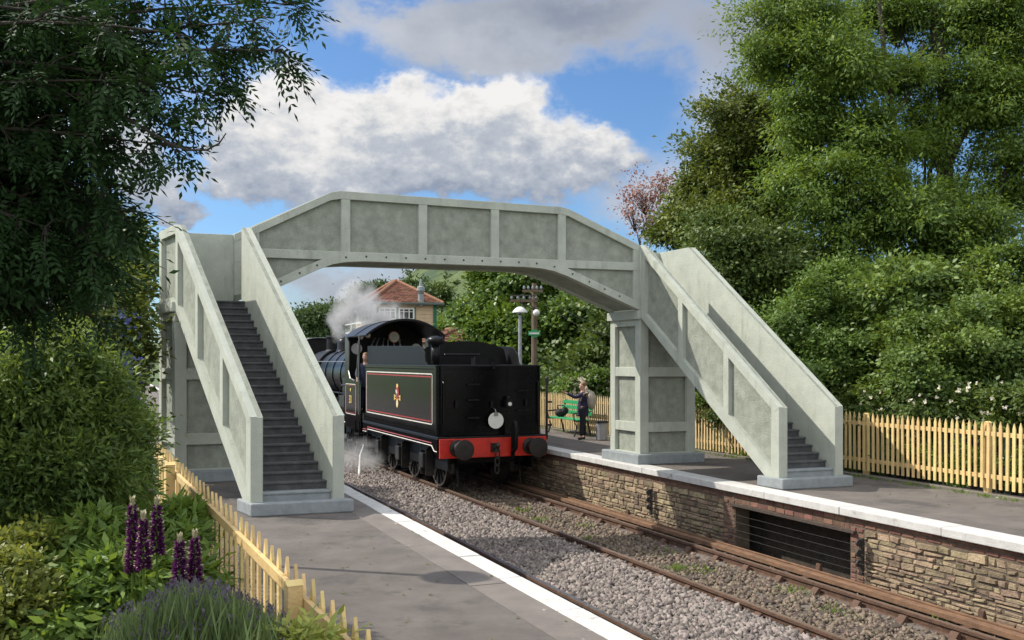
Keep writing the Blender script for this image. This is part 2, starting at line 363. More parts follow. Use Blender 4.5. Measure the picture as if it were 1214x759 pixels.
def track(label,rails,tops,t0c,t1c):
    tr=thing('railway_track',label,'railway track',T(sum(rails)/2,12,RZ),'railway tracks between the platforms')
    for s,mt in zip(rails,tops):
        mb=MB(); mb.prism([(s+a,RZ-.002+c) for a,c in rail_prof()],-8,130,T)
        r=mesh('rail',mb,M['rust'],tr,bevel=.004)
        mesh('railhead',MB().box(s-.026,s+.026,-8,130,RZ-.01,RZ+.0005,T),mt,r)
        t=t0c
        while t<t1c:
            make_chair(r,T(s,t,RZ)-BASE[tr.name]); t+=.76
    t=t0c
    while t<t1c:
        mesh('sleeper',MB().box(rails[0]-.5,rails[1]+.5,t-.125,t+.125,-1.2,RZ-.19+.055+random.uniform(0,.008),T),M['sleeper'],tr,bevel=.01); t+=.76
    return tr
track('rusty railway track alongside the near platform with only its outer rail showing',(RA0,RA),(M['rail_top'],M['rail_top']),6.2,30)
track('rusty railway track with weedy ballast carrying the black locomotive',(RB,RC),(M['rail_rusty'],M['rail_rusty']),6.5,32)
# rodding board along the wall foot
bd=thing('timber_board','long rusty brown board and rod run laid along the foot of the stone wall','board',T(9.1,12,-.95))
mesh('board',MB().box(9.02,9.20,3,30,-.97,-.90,T).box(9.13,9.155,3,30,-.899,-.87,T),M['timber'],bd,bevel=.008)
for t in (5.4,8.15,10.9,13.6,16.3,19): mesh('bracket',MB().box(8.92,9.3,t-.06,t+.06,-1.08,-.965,T).prism([(9.19,-.99),(9.3,-.99),(9.24,-.80),(9.21,-.80)],t-.04,t+.04,T),M['rust'],bd,bevel=.006)
for k,z in enumerate((-.45,-.56,-.68,-.78)):
    pts=[T(9.42-.02*k,t,z-.012*math.sin((t-9)*.75)) for t in np.linspace(7.3,21,30)]
    tag(mesh('signal_wire',MB().tube(pts,.0022,5),M['iron']),['topmost','second highest','second lowest','lowest'][k]+' of the thin signal wires strung along the stone platform wall','wire','signal wires along the platform wall')
for px_,lab in((772,'nearer the locomotive'),(1022,'beside the brick recess')):
    t=t_of(px_,PE); p=thing('wire_pulley','small dark iron pulley bracket on the stone wall '+lab,'bracket',T(PE,t,-.6))
    mesh('bracket',MB().box(PE-.03,PE+.02,t-.03,t+.03,-.85,-.36,T),M['iron'],p,bevel=.005)
    for z in(-.42,-.56,-.70): mesh('pulley_wheel',MB().disc(T(PE-.06,t-.02,z),T(0,1,0),.05,.025,14),M['iron'],p)
# ------------------------------------------------------------------ footbridge
PHI,PL,PR=.344,.566,.432; BX0,BY0=-4.48,16.665; BW,BL_,BS,BD_,Bt=1.241,7.45,4.096,1.157,.155
def BF(u,v,z):
    k=min(max(u/BL_,0),1); ph=PL+(PR-PL)*k
    return Vector((BX0+u*math.cos(PHI)-v*math.sin(ph), BY0+u*math.sin(PHI)+v*math.cos(ph), z))
ZT,ZL=4.33,3.06; ZP=.18
br=thing('footbridge','grey green concrete footbridge with arched span and two stair flights over the tracks','footbridge',BF(BL_/2,0,0))
def offs(poly_top,dz): return [(a,z-dz) for a,z in reversed(poly_top)]
def flight(u0,inner):  # inner: side carrying the deck (+1 = u0+W side, -1 = u0 side)
    so=MB(); xf=lambda v,u,z:BF(u,v,z)
    sl=(ZL-ZP)/BS
    so.prism([(-BS+.12,.03),(-BS+.12,ZP+.05),(-.02,ZL-.08),(BD_-.14,ZL-.01),(BD_-.14,ZL-.14),(0,ZL-.14)],u0+Bt-.01,u0+BW-Bt+.01,xf)
    fl=mesh('stair_flight',so,M['concrete'],br)
    for side in(-1,1):
        a=u0 if side<0 else u0+BW-Bt; b=a+Bt
        end=BD_ if side!=inner else 0.0
        sg=(ZT-1.3)/BS
        poly=[(-BS,.02),(-BS,1.3),(0,ZT)]+([(end,ZT),(end,ZL-.16)] if end>0 else [])+[(0.,ZL-.16),(-.03,ZL-.16),(-BS+.13,.02)]
        if end==0: poly=[(-BS,.02),(-BS,1.3),(0,ZT),(0.,ZL-.16),(-.03,ZL-.16),(-BS+.13,.02)]
        pr=.08
        ca,cb=(a+pr,b) if side<0 else (a,b-pr)
        pm=MB(); pm.prism(poly,ca,cb,xf)
        o=mesh('parapet',pm,M['concrete_panel'] ,fl,bevel=.008)
        fr=MB()
        def bat(poly2,d):
            if side<0: fr.prism(poly2,a+d,a+pr+.012,xf)
            else: fr.prism(poly2,b-pr-.012,b-d,xf)
        top=lambda v:1.3+sg*(v+BS)
        w=.15
        bat([(-BS-.003,1.3),(-BS-.003,1.303),(0,ZT+.003),(0,ZT-w),(-BS+.1,1.3-w+.07)],0)                      # top rail
        bl=lambda v:(ZL-.16)/(BS-.16)*(v+BS-.13)+.02
        bat([(-BS+.12,.018),(-.03,ZL-.165),(0,ZL-.165),(0,ZL+.03),(-BS+.04,.24)],.002)                       # bottom stringer
        for i in(1,2):
            v=-BS+BS*i/3; bat([(v-.07,bl(v-.07)+.1),(v+.07,bl(v+.07)+.1),(v+.07,top(v+.07)-.05),(v-.07,top(v-.07)-.05)],.004)
        bat([(-BS-.004,.017),(-BS-.004,1.29),(-BS+.19,1.38),(-BS+.19,.1)],.003)                                # front post
        bat([(-.17,ZL-.1),(-.02,ZL-.1),(-.02,ZT-.05),(-.17,ZT-.12)],.005)
        if end>0:
            bat([(0,ZT-w),(0,ZT+.002),(end+.003,ZT+.002),(end+.003,ZT-w)],.001)
            bat([(end-.16,ZL-.1),(end+.004,ZL-.1),(end+.004,ZT-.1),(end-.16,ZT-.1)],.006)
            bat([(0.02,ZL-.163),(end+.002,ZL-.163),(end+.002,ZL+.06),(0.02,ZL+.06)],.0035)
        mesh('parapet_frame',fr,M['concrete'],o if False else fl,bevel=.008)
        # smooth inner face and front of the parapet
        sk=MB(); inn=(cb,cb+.006) if side<0 else (ca-.006,ca)
        sk.prism([(x if x>-BS+.001 else x-.006,z) for x,z in poly],*inn,xf)
        fc=MB(); fc.prism([(-BS-.006,.02),(-BS-.006,1.29),(-BS+.0,1.3),(-BS+.0,.02)],ca-.0 if side<0 else ca,cb,xf)
        mesh('inner_face',sk.prism([(-BS-.006,.02),(-BS-.006,1.297),(-BS+.002,1.303),(-BS+.002,.02)],ca+.002,cb-.002,xf),M['concrete'],fl)
    if True:   # back wall of landing
        mesh('landing_wall',MB().box(u0+(.02 if inner>0 else -.006),u0+BW+(.006 if inner>0 else -.02),BD_-.128,BD_-.004,ZL-.13,ZT-.004,BF),M['concrete'],fl,bevel=.008)
    n=25; rise=(ZL-ZP)/n; td=(BS-.08)/n
    for i in range(n):
        v=-BS+.05+i*td; z=ZP+(i+1)*rise
        s_=MB(); s_.box(u0+Bt+.004,u0+BW-Bt-.004,v-.02,v+td+.03,z-.035,z,BF).box(u0+Bt+.005,u0+BW-Bt-.005,v,v+td,z-rise-.05,z-.03,BF)
        mesh('step',s_,M['plinth'] if i<1 else M['step'],fl,bevel=.010,seg=2)
    mesh('landing_floor',MB().box(u0+Bt,u0+BW-Bt,-.03,BD_-.13,ZL-.05,ZL-.002,BF),M['step'],fl)
    pl=mesh('plinth',MB().box(u0-.03,u0+BW+.09,-BS-.13,-BS+.5,0,ZP-.005,BF),M['plinth'],fl,bevel=.02)
    # pier
    pc=MB(); pc.box(u0+.075,u0+BW-.075,.075,BD_-.075,.05,ZL-.13,BF); pier=mesh('pier',pc,M['concrete_panel'],br)
    pf=MB(); w=.19
    for (x0,x1) in((u0,u0+w),(u0+BW-w,u0+BW)):
        for(y0,y1) in((0,w),(BD_-w,BD_)): pf.box(x0,x1,y0,y1,.1,ZL-.15,BF)
    for i,(z0,z1) in enumerate(((.10,.22),(.63,.82),(1.73,1.92),(2.74,2.93))):
        pf.box(u0+.008,u0+BW-.008,.008,BD_-.008,z0,z1,BF)
    mesh('pier_frame',pf,M['concrete'],pier,bevel=.008)
    mesh('pier_cap',MB().box(u0-.05,u0+BW+.05,-.02,BD_+.05,ZL-.19,ZL-.02,BF),M['concrete'],pier,bevel=.012)
    mesh('pier_plinth',MB().box(u0-.13,u0+BW+.13,-.14,BD_+.13,0,ZP+.02,BF),M['plinth'],pier,bevel=.02)
flight(-BW,1); flight(BL_,-1)
KU1,KU2,KZ1,KZ2=1.44,5.84,5.055,5.0
def seg(p,q,n): return [(p[0]+(q[0]-p[0])*i/n,p[1]+(q[1]-p[1])*i/n) for i in range(n)]
bot=[(0.,3.10),(1.15,3.655),(1.4,3.755),(1.62,3.80),(1.95,3.825),(5.0,3.825),(5.35,3.81),(5.62,3.765),(5.9,3.675),(BL_,3.05)]
botL=bot
top_=[(0,ZT),(KU1-.08,KZ1-.035),(KU1+.1,KZ1),(KU2-.1,KZ2),(KU2+.08,KZ2-.03),(BL_,ZT)]
gx=lambda u,v,z:BF(u,v,z)
def girder(v0,v1,facing):
    gm=MB(); gm.prism(bot+list(reversed(top_)),v0+.07,v1-.07,gx); g_=mesh('girder',gm,M['concrete_panel'],br,bevel=.006)
    fr=MB()
    for k,(va,vb) in enumerate(((v0,v0+.08),(v1-.08,v1))):
        sgn=1 if k==0 else -1
        def bat(poly,d): fr.prism(poly,va+(d if k==0 else 0),vb-(d if k==1 else 0),gx)
        bat([(a,z+.003) for a,z in top_]+[(a,z-.14) for a,z in reversed(top_)],0)
        bat([(a,z-.003) for a,z in bot]+[(a,z+.155) for a,z in reversed(bot)],.002)
        bat([(.0,3.83),(BL_,3.83),(BL_,3.985),(.0,3.985)],.004)
        for c in(1.63,3.04,4.43,5.785): bat([(c-.08,3.9),(c+.08,3.9),(c+.08,5.0 if c<5 else 4.95),(c-.08,5.0 if c<5 else 4.95)],.006)
        bat([(BL_-.14,3.2),(BL_-.002,3.2),(BL_-.002,ZT-.05),(BL_-.14,ZT-.05)],.008); bat([(0.002,3.2),(.14,3.2),(.14,ZT-.05),(0.002,ZT-.05)],.008)
    # top coping closing the gap
    fr.prism([(a,z+.001) for a,z in top_]+[(a,z-.06) for a,z in reversed(top_)],v0+.03,v1-.03,gx)
    fr.prism([(a,z-.001) for a,z in bot]+[(a,z+.06) for a,z in reversed(bot)],v0+.03,v1-.03,gx)
    mesh('girder_frame',fr,M['concrete'],g_,bevel=.007)
    if facing:
        proto=None
        us=[.5,.82,1.12]+[1.63+.363*i for i in range(12)]+[6.0,6.35,6.68,7.0]
        for u in us:
            z=np.interp(u,[a for a,_ in bot],[b for _,b in bot])+.085
            loc=BF(u,v0+.004,z)-BASE[br.name]
            if proto is None:
                d=BF(0,-1,0)-BF(0,0,0); proto=mesh('bolt',MB().disc((0,0,0),d,.017,.012,10),M['rivet'],base=(0,0,0)); o=proto
            else: o=proto.copy(); COL.objects.link(o)
            o.parent=g_; o.location=loc
girder(0,.18,True); girder(BD_-.18,BD_,False)
dk=MB(); dk.prism([(a+(.0 if 0<a<BL_ else 0),z+.025) for a,z in bot]+[(a,max(z+.13,ZL-.0)) for a,z in reversed(bot)],.1,BD_-.1,gx)
mesh('deck',dk,M['concrete_panel'],br)
# ------------------------------------------------------------------ fences
def fence(name,label,P0,P1,z_base0,z_base1,h,pitch,w,th,m,post_at,facing_left=True,rails=(.22,.82),group=None):
    P0=Vector(P0);P1=Vector(P1); L=(P1-P0).length; d=(P1-P0)/L; nrm=Vector((-d.y,d.x,0)) # left side of direction
    f=thing(name,label,'fence',(P0.x,P0.y,z_base0),group)
    zb=lambda x:z_base0+(z_base1-z_base0)*x/L
    def xf(a,b,c):
        p=P0+d*a+nrm*b; return Vector((p.x,p.y,c+zb(a)))
    pk=MB(); a=.05; i=0
    while a<L:
        ww=w/2; hh=h+random.uniform(-.012,.012); tl=random.uniform(-.011,.011)
        pk.prism([(a-ww,.06),(a+ww,.06),(a+ww+tl,hh-.09),(a+tl,hh),(a-ww+tl,hh-.09)],0,th,xf); a+=pitch
    mesh('pickets',pk,m,f,bevel=.003)
    for r in rails: mesh('rail',MB().box(0,L,-.034,-.002,h*r-.032,h*r+.036,xf),m,f,bevel=.004)
    for a in post_at: mesh('post',MB().box(a-.042,a+.042,-.12,-.036,-.3,h-.03,xf).prism([(a-.048,h-.03),(a+.048,h-.03),(a,h-.005)],-.126,-.03,xf),m,f,bevel=.005)
    return f
fence('picket_fence','cream yellow picket fence sloping down beside the lupins and near platform',(FL(10.6),10.6,0),(FL(4.2),4.2,0),.17,-.22,1.0,.18,.055,.020,M['fence'],(1.5,5.92),rails=(.25,.86))
fs=12.5
def RF(t): p=T(fs,t,0); return (p.x,p.y,0)
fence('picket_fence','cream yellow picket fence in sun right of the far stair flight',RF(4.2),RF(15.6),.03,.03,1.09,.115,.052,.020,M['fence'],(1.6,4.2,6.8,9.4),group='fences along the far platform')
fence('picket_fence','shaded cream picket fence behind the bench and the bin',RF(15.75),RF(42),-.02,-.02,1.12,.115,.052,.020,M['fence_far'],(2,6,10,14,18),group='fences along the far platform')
along('fence_kerb',12.28,12.42,-.3,.035,3,45,M['slab'],1.2,.01,0)
# ------------------------------------------------------------------ tender
def LF(x,y,z): return T(SC+x,y,z)
def arc(x0,x1,zc,zs,n=16,p=2.0):   # arched line from side height zs to centre height zc
    return [(x0+(x1-x0)*i/n, zs+(zc-zs)*(1-abs(2*i/n-1)**p)) for i in range(n+1)]
def wheel(parent,x,t,r,sp,label=None):
    sd=1 if x>0 else -1; c=LF(x,t,RZ+r); ax=T(sd,0,0)
    w=MB(); w.tube([c-ax*.065,c-ax*.06,c+ax*.06,c+ax*.065],[r-.02,r,r,r-.02],32); w.tube([c-ax*.085,c-ax*.066],[r+.028,r+.028],32)
    o=mesh('wheel',w,M['oily'],parent)
    s=MB(); s.disc(c+ax*.05,ax,r*.22,.09,16)
    for k in range(sp):
        a=2*math.pi*k/sp; e=T(0,math.cos(a),0)+Vector((0,0,math.sin(a)))
        s.tube([c+ax*.07+e*r*.15,c+ax*.07+e*r*.9],[.03,.022],6)
    mesh('spokes',s,M['black_matt'],o)
    mesh('tyre',MB().tube([c+ax*.066,c+ax*.069],[r-.0,r-.0],32,caps=False).tube([c+ax*.067,c+ax*.071],[r-.005,r-.055],32,caps=False),M['steel'],o)
    return o
tn=thing('locomotive_tender','black lined six wheel tender with red buffer beam and white lamp disc','tender',LF(0,23.8,RZ))
W2=1.28; tr0,tr1=20.50,27.1; zt0,zt1=.36,1.93
def rounded(x,y0,y1,r,n=6):
    pts=[]
    for (cx,cy,a0) in((x-r,y0+r,-90),(x-r,y1-r,0),(-x+r,y1-r,90),(-x+r,y0+r,180)):
        for i in range(n+1):
            a=R(a0+90*i/n); pts.append((cx+r*math.cos(a),cy+r*math.sin(a)))
    return pts
def vprism(mb,pts,z0,z1,m=0):
    n=len(pts); vs=[LF(a,b,z0) for a,b in pts]+[LF(a,b,z1) for a,b in pts]
    return mb.add(vs,[tuple(range(n-1,-1,-1)),tuple(range(n,2*n))]+[(i,(i+1)%n,(i+1)%n+n,i+n) for i in range(n)],m)
tank=MB(); vprism(tank,rounded(W2,tr0,tr1,.14,8),zt0,zt1)
tk=mesh('tank',tank,M['black'],tn,bevel=.01)
bd_=MB(); vprism(bd_,rounded(W2+.022,tr0-.022,tr1+.02,.15,8),zt1-.012,zt1+.022); mesh('beading',bd_,M['boiler'],tk,bevel=.006)
# raves (coal plates)
for sx in(-1,1):
    x=sx*1.17
    prof=[(tr1,zt1+.02),(tr1,2.47),(22.15,2.40)]+[(22.15-.5*math.sin(R(a))*1.0,2.40-.38*(1-math.cos(R(a)))) for a in(30,60,90)]+[(21.55,zt1+.02)]
    rv=MB(); rv.prism([(y,z) for y,z in prof],x-.02,x+.02,lambda y,x_,z:LF(x_+ (sx*.0),y,z)); mesh('coal_rail',rv,M['black_matt'],tn,bevel=.008)
cp=MB(); cp.prism([(-1.15,zt1+.01)]+[(-1.02,2.33)]+[(a,z) for a,z in arc(-.95,.98,2.53,2.38,14,2.2)]+[(1.05,2.33),(1.15,zt1+.01)],22.3,22.34,lambda x,y,z:LF(x,y,z)); mesh('rear_coal_plate',cp,M['black_matt'],tn)
cl=MB()
for i in range(260):
    x=random.uniform(-1.0,1.0); y=random.uniform(22.6,26.9); cl.ball(LF(x,y,2.02+.22*(1-(x/1.1)**2)*random.uniform(.8,1.2)),random.uniform(.06,.13),6,sc=(random.uniform(.7,1.3),random.uniform(.7,1.3),random.uniform(.7,1.1)))
mesh('coal',cl,M['coal'],tn)
# filler, rear fittings
fl_=MB(); c=LF(-1.08,21.25,zt1); fl_.tube([c,c+Vector((0,0,.50))],.10,16).tube([c+Vector((0,0,z)) for z in(.48,.52,.60,.66,.69)],[.10,.185,.20,.15,.04],18); mesh('water_vent',fl_,M['boiler'],tn,smooth=True)
fl_=MB(); c=LF(.15,21.4,zt1); fl_.tube([c,c+Vector((0,0,.18))],.28,20).box(-.12,.5,21.2,21.3,zt1+.0,zt1+.22,LF); mesh('water_filler',fl_,M['black_matt'],tn)
def lining(parent,x,t0,t1,z0,z1,w,m,out,name,sx=-1):
    # rectangular painted line with rounded corners on a side plane
    mb=MB(); r=.07; pts=[]
    for(cy,cz,a0) in((t0+r,z0+r,180),(t1-r,z0+r,270),(t1-r,z1-r,0),(t0+r,z1-r,90)):
        for i in range(5):
            a=R(a0+90*i/4); pts.append((cy,cz,math.cos(a),math.sin(a)))
    o=[(cy+r*ca,cz+r*sa) for cy,cz,ca,sa in pts]; ii=[(cy+(r-w)*ca,cz+(r-w)*sa) for cy,cz,ca,sa in pts]
    n=len(o); vs=[LF(x+sx*out,y,z) for y,z in o]+[LF(x+sx*out,y,z) for y,z in ii]
    mb.add(vs,[(i,(i+1)%n,(i+1)%n+n,i+n) for i in range(n)])
    return mesh(name,mb,m,parent)
for sx in(-1,1):
    x=sx*W2
    lining(tk,x,20.85,26.85,.60,1.76,.026,M['linew'],.004,'white_line',sx); lining(tk,x,20.91,26.79,.66,1.70,.030,M['liner'],.004,'red_line',sx)
rv_=MB()
for z in (.45,.50,1.86):
    for k in range(36): rv_.ball(LF(-1.1+2.2*k/35,tr0-.004,z),.013,5)
for x in (-1.1,-.4,.4,1.1):
    for k in range(20): rv_.ball(LF(x,tr0-.004,.55+1.28*k/19),.013,5)
for k in range(70): rv_.ball(LF(-W2-.003,20.75+6.2*k/69,.47),.013,5); rv_.ball(LF(-W2-.003,20.75+6.2*k/69,1.86),.013,5)
mesh('rivets',rv_,M['black'],tk)
# crest
cx=-W2-.006; t_c=t_of(471,SC+cx); zc=1.15
cr_=MB(); 
def ell(mb,y,z,ry,rz,x=cx,d=.004,n=18,m=0):
    mb.prism([(y+ry*math.cos(2*math.pi*k/n),z+rz*math.sin(2*math.pi*k/n)) for k in range(n)],x-d,x,lambda a,b,c:LF(b,a,c),m)
crest=mesh('crest',(ell(cr_,t_c,zc+.07,.15,.22),cr_)[1],M['liner'],tk)
c2=MB(); ell(c2,t_c,zc-.17,.10,.11,cx-.001,.004); c2.box(cx-.004,cx,t_c-.26,t_c+.26,zc-.005,zc+.015,LF); c2.box(cx-.004,cx,t_c-.26,t_c+.26,zc-.075,zc-.052,LF); ell(c2,t_c,zc+.27,.09,.05,cx-.001); 
for k in(-.25,.25): c2.box(cx-.0045,cx,t_c+k-.035,t_c+k+.035,zc-.10,zc+.04,LF)
mesh('crest_gold',c2,M['gold'],tk)
c3=MB(); ell(c3,t_c,zc-.18,.06,.065,cx-.004,.003); c3.tube([LF(cx-.006,t_c+.07,zc-.01),LF(cx-.006,t_c-.02,zc+.08),LF(cx-.006,t_c+.05,zc+.16)],.025,5); mesh('crest_white',c3,M['linew'],tk)
# footplate, valance, frames
ft=MB(); ft.box(-1.31,1.31,20.36,27.2,.30,.355,LF); mesh('footplate',ft,M['boiler'],tn,bevel=.01)
for sx in(-1,1):
    x=sx*1.29
    vl=MB()
    P=[(20.42,.30),(20.42,-.02),(20.60,-.02),(20.78,.10),(26.6,.10),(26.75,.02),(27.15,.02),(27.15,.30)]
    vl.prism(P,x-.02,x+.02,lambda y,a,z:LF(a,y,z)); v_=mesh('valance',vl,M['black'],tn,bevel=.005)
    def pline(pts,w,m,nm):
        mb=MB(); mb.tube([LF(x+sx*.023,y,z) for y,z in pts],w,5); mesh(nm,mb,m,v_)
    pline([(20.44,.03),(20.62,.03),(20.80,.14),(26.58,.14),(26.74,.06),(27.12,.06)],.013,M['linew'],'white_line')
    pline([(20.80,.20),(26.60,.20),(26.76,.12),(27.10,.12)],.014,M['liner'],'red_line')
    fm=MB(); fm.box(sx*1.02-.02,sx*1.02+.02,20.5,27.1,-.42,.12,LF)
    mesh('frame',fm,M['black_matt'],tn)
    for t in(21.75,23.75,25.75):
        ab=MB(); ab.box(sx*1.16-.12,sx*1.16+.10,t-.16,t+.16,-.44,-.10,LF).box(sx*1.12-.1,sx*1.12+.1,t-.22,t-.17,-.62,.1,LF).box(sx*1.12-.1,sx*1.12+.1,t+.17,t+.22,-.62,.1,LF)
        mesh('axlebox',ab,M['oily'],tn,bevel=.015)
        sg=MB()
        for k in range(6): sg.box(sx*1.16-.05,sx*1.16+.05,t-.55+.07*k,t+.55-.07*k,-.07+.03*(-k)+.18,-.045-.03*k+.18,LF)
        mesh('leaf_spring',sg,M['black_matt'],tn)
        wheel(tn,sx*.76,t,.60,12)
        bk_=MB(); bk_.tube([LF(sx*.8,t-.72,.05),LF(sx*.8,t-.68,-.5)],.03,6).box(sx*.74-.05,sx*.74+.05,t-.70,t-.62,-.55,-.15,LF); mesh('brake_hanger',bk_,M['oily'],tn)
    sp=MB(); sp.box(sx*1.22-.12,sx*1.22+.12,26.55,26.95,-.42,-.38,LF).box(sx*1.22-.12,sx*1.22+.12,26.55,26.95,-.12,-.08,LF).tube([LF(sx*1.32,26.55,-.4),LF(sx*1.32,26.55,.1)],.02,6).tube([LF(sx*1.32,26.95,-.4),LF(sx*1.32,26.95,.1)],.02,6); mesh('footstep',sp,M['black_matt'],tn)
    gi=MB(); gi.tube([LF(sx*.76,20.9,-.05),LF(sx*.76,20.6,-.45),LF(sx*.76,20.55,-.80)],.035,6); mesh('guard_iron',gi,M['black_matt'],tn)
mesh('underframe',MB().box(-.98,.98,20.9,27,-.30,.26,LF).box(-.5,.5,22.5,25.5,-.62,-.30,LF),M['black_matt'],tn)
bb=mesh('buffer_beam',MB().box(-1.29,1.29,20.30,20.36,-.115,.315,LF),M['red'],tn,bevel=.008)
for sx in(-.88,.88):
    b=MB(); c=LF(sx,20.30,.105); ax=T(0,-1,0)
    b.tube([c,c+ax*.03,c+ax*.05,c+ax*.30],[.19,.19,.125,.115],20); o=mesh('buffer',b,M['red'] if False else M['buffer'],tn,smooth=False)
    hd=MB(); hd.tube([c+ax*.30,c+ax*.44,c+ax*.455,c+ax*.48,c+ax*.488],[.06,.06,.225,.225,.12],28); mesh('buffer_head',hd,M['buffer'],o,bevel=.004)
hk=MB(); hk.tube([LF(0,20.3,.10),LF(0,20.12,.10),LF(0,20.05,.16),LF(0,20.09,.22)],[.045,.045,.04,.02],8).box(-.09,.09,20.26,20.31,0,.2,LF)
for k in range(3): hk.tube([LF(.05*math.cos(a),20.1+ .02*k,-.03-.17*k+.11*math.sin(a)) for a in np.linspace(0,2*math.pi,14)],.02,6)
mesh('coupling',hk,M['oily'],tn)
vp=MB(); vp.tube([LF(.42,20.34,-.2),LF(.42,20.22,-.15),LF(.42,20.2,.55),LF(.42,20.15,.68),LF(.42,20.05,.66),LF(.42,20.02,.5),LF(.42,20.04,.1),LF(.40,20.2,-.02)],.045,10); mesh('vacuum_hose',vp,M['black_matt'],tn,smooth=True)
# rear details: lamp irons, handrails, steps
for x,z in((-.85,1.0),(.0,.98),(.85,1.0),(0.05,1.86)):
    q=MB(); q.box(x-.03,x+.03,tr0-.05,tr0-.001,z,z+.03,LF).box(x-.03,x+.03,tr0-.06,tr0-.045,z,z+.16,LF); mesh('lamp_iron',q,M['black_matt'],tn)
for x in(-1.15,1.15):
    q=MB(); q.tube([LF(x,tr0-.01,.62),LF(x,tr0-.06,.65),LF(x,tr0-.06,1.55),LF(x,tr0-.01,1.58)],.015,6); mesh('handrail',q,M['boiler'],tn)
for x,z in((-.45,.75),(-.45,1.15),(-.45,1.5),(.75,.9),(.75,1.35)):
    mesh('rung',MB().box(x-.14,x+.14,tr0-.09,tr0-.001,z,z+.03,LF),M['black_matt'],tn)
mesh('top_grab',MB().tube([LF(-.55,22.2,2.22),LF(-.55,22.12,2.2),LF(.35,22.12,2.2),LF(.35,22.2,2.22)],.018,6),M['boiler'],tn)
ds=thing('headcode_disc','round white headcode disc on the black tender back','disc',LF(.0,20.4,.72)); xd=.06
mesh('disc',MB().disc(LF(xd,20.36,.70),T(0,-1,0),.185,.012,32),M['white'],ds); mesh('disc_clip',MB().box(xd-.05,xd+.05,20.335,20.345,.80,.88,LF).tube([LF(xd,20.34,.88),LF(xd,20.40,.95),LF(xd,tr0,.97)],.012,6),M['steel'],ds)
tl=thing('tail_lamp','small black oil lamp bracketed beside the white disc','lamp',LF(.42,20.42,.95))
mesh('lamp_body',MB().box(.30,.46,20.30,20.46,.98,1.16,LF).tube([LF(.38,20.38,1.16),LF(.38,20.38,1.22),LF(.38,20.38,1.25)],[.06,.05,.02],12),M['black_matt'],tl,bevel=.01); mesh('lamp_lens',MB().disc(LF(.38,20.302,1.07),T(0,-1,0),.045,.015,14),M['white'],tl)
# ------------------------------------------------------------------ locomotive
lo=thing('steam_locomotive','black steam locomotive with arched open cab standing ahead of its tender','locomotive',LF(0,33,RZ))
RP=.36
mesh('running_plate',MB().box(-1.27,1.27,27.5,38.3,RP-.05,RP,LF),M['black'],lo,bevel=.01)
for sx in(-1,1):
    v=mesh('valance',MB().box(sx*1.26-.015,sx*1.26+.015,29.4,38.3,RP-.22,RP-.05,LF),M['black'],lo)
    mesh('white_line',MB().tube([LF(sx*1.277,29.3,.10),LF(sx*1.277,29.6,.18),LF(sx*1.277,38.2,.18)],.016,5),M['linew'],v)
    mesh('red_line',MB().tube([LF(sx*1.277,29.6,.24),LF(sx*1.277,38.2,.24)],.016,5),M['liner'],v)
cabz=2.72
cb_arc=arc(-1.22,1.16,3.22,2.76,20,2.1)
for sx in(-1,1):
    x=sx*1.285
    P=[(27.45,.05),(29.45,.05),(29.45,cabz+.05),(29.2,cabz+.05),(29.05,cabz-.05)]+[(28.98-.05*math.cos(R(a)),1.75+.75*0+ (cabz-.1-1.75)*(1-a/90)) for a in(0,45,90)]+[(28.75,1.52),(28.2,1.46),(27.95,1.55),(27.85,1.9),(27.72,cabz-.1),(27.72,cabz+.05),(27.6,cabz+.05),(27.6,1.5),(27.45,1.3)]
    sh=MB(); sh.prism(P,x-.015,x+.015,lambda y,a,z:LF(a,y,z)); cs=mesh('cab_side',sh,M['black'],lo,bevel=.005)
    lining(cs,x,28.05,29.35,.45,1.36,.018,M['linew'],.018,'white_line',sx)
    lining(cs,x,28.10,29.30,.49,1.32,.014,M['liner'],.018,'red_line',sx)
    mesh('grab_rail',MB().tube([LF(x+sx*.05,27.52,.5),LF(x+sx*.05,27.52,2.5)],.018,6),M['steel'],cs)
    mesh('edge_trim',MB().tube([LF(x+sx*.01,y,z) for y,z in P[5:13]],.022,6),M['steel'],cs)
    if sx<0:
        cu=bpy.data.curves.new('number','FONT'); cu.body='30'; cu.size=.34; cu.extrude=.004; cu.align_x='CENTER'; cu.materials.append(M['gold'])
        to=bpy.data.objects.new('tmp',cu); COL.objects.link(to); me=bpy.data.meshes.new_from_object(to.evaluated_get(bpy.context.evaluated_depsgraph_get())); bpy.data.objects.remove(to); o=bpy.data.objects.new('number_lettering',me); COL.objects.link(o)
        xa=T(0,-1,0); za=Vector((0,0,1)); ya=xa.cross(za) # text x -> -t , text y -> z
        mt=Matrix((xa,za,xa.cross(za))).transposed().to_4x4(); mt.translation=LF(x-.024,28.7,.78)-BASE[lo.name]; o.parent=cs; o.matrix_local=mt
        mesh('maker_plate',MB().disc(LF(x-.017,28.7,1.18),T(-1,0,0),.05,.006,14),M['gold'],cs)
rf=MB(); vs=[]; 
ro=[(a,z+.03) for a,z in cb_arc]; ri=[(a*.985,z-.01) for a,z in cb_arc]
rf.prism(ro+list(reversed(ri)),27.15,30.0,LF if False else (lambda x,y,z:LF(x,y,z))); cr0=mesh('cab_roof',rf,M['boiler'],lo,bevel=.006)
mesh('roof_rib',MB().prism([(a,z+.055) for a,z in cb_arc]+[(a*.985,z+.02) for a,z in reversed(cb_arc)],27.13,27.2,lambda x,y,z:LF(x,y,z)).prism([(a,z+.05) for a,z in cb_arc]+[(a*.985,z+.02) for a,z in reversed(cb_arc)],28.5,28.55,lambda x,y,z:LF(x,y,z)),M['boiler'],cr0)
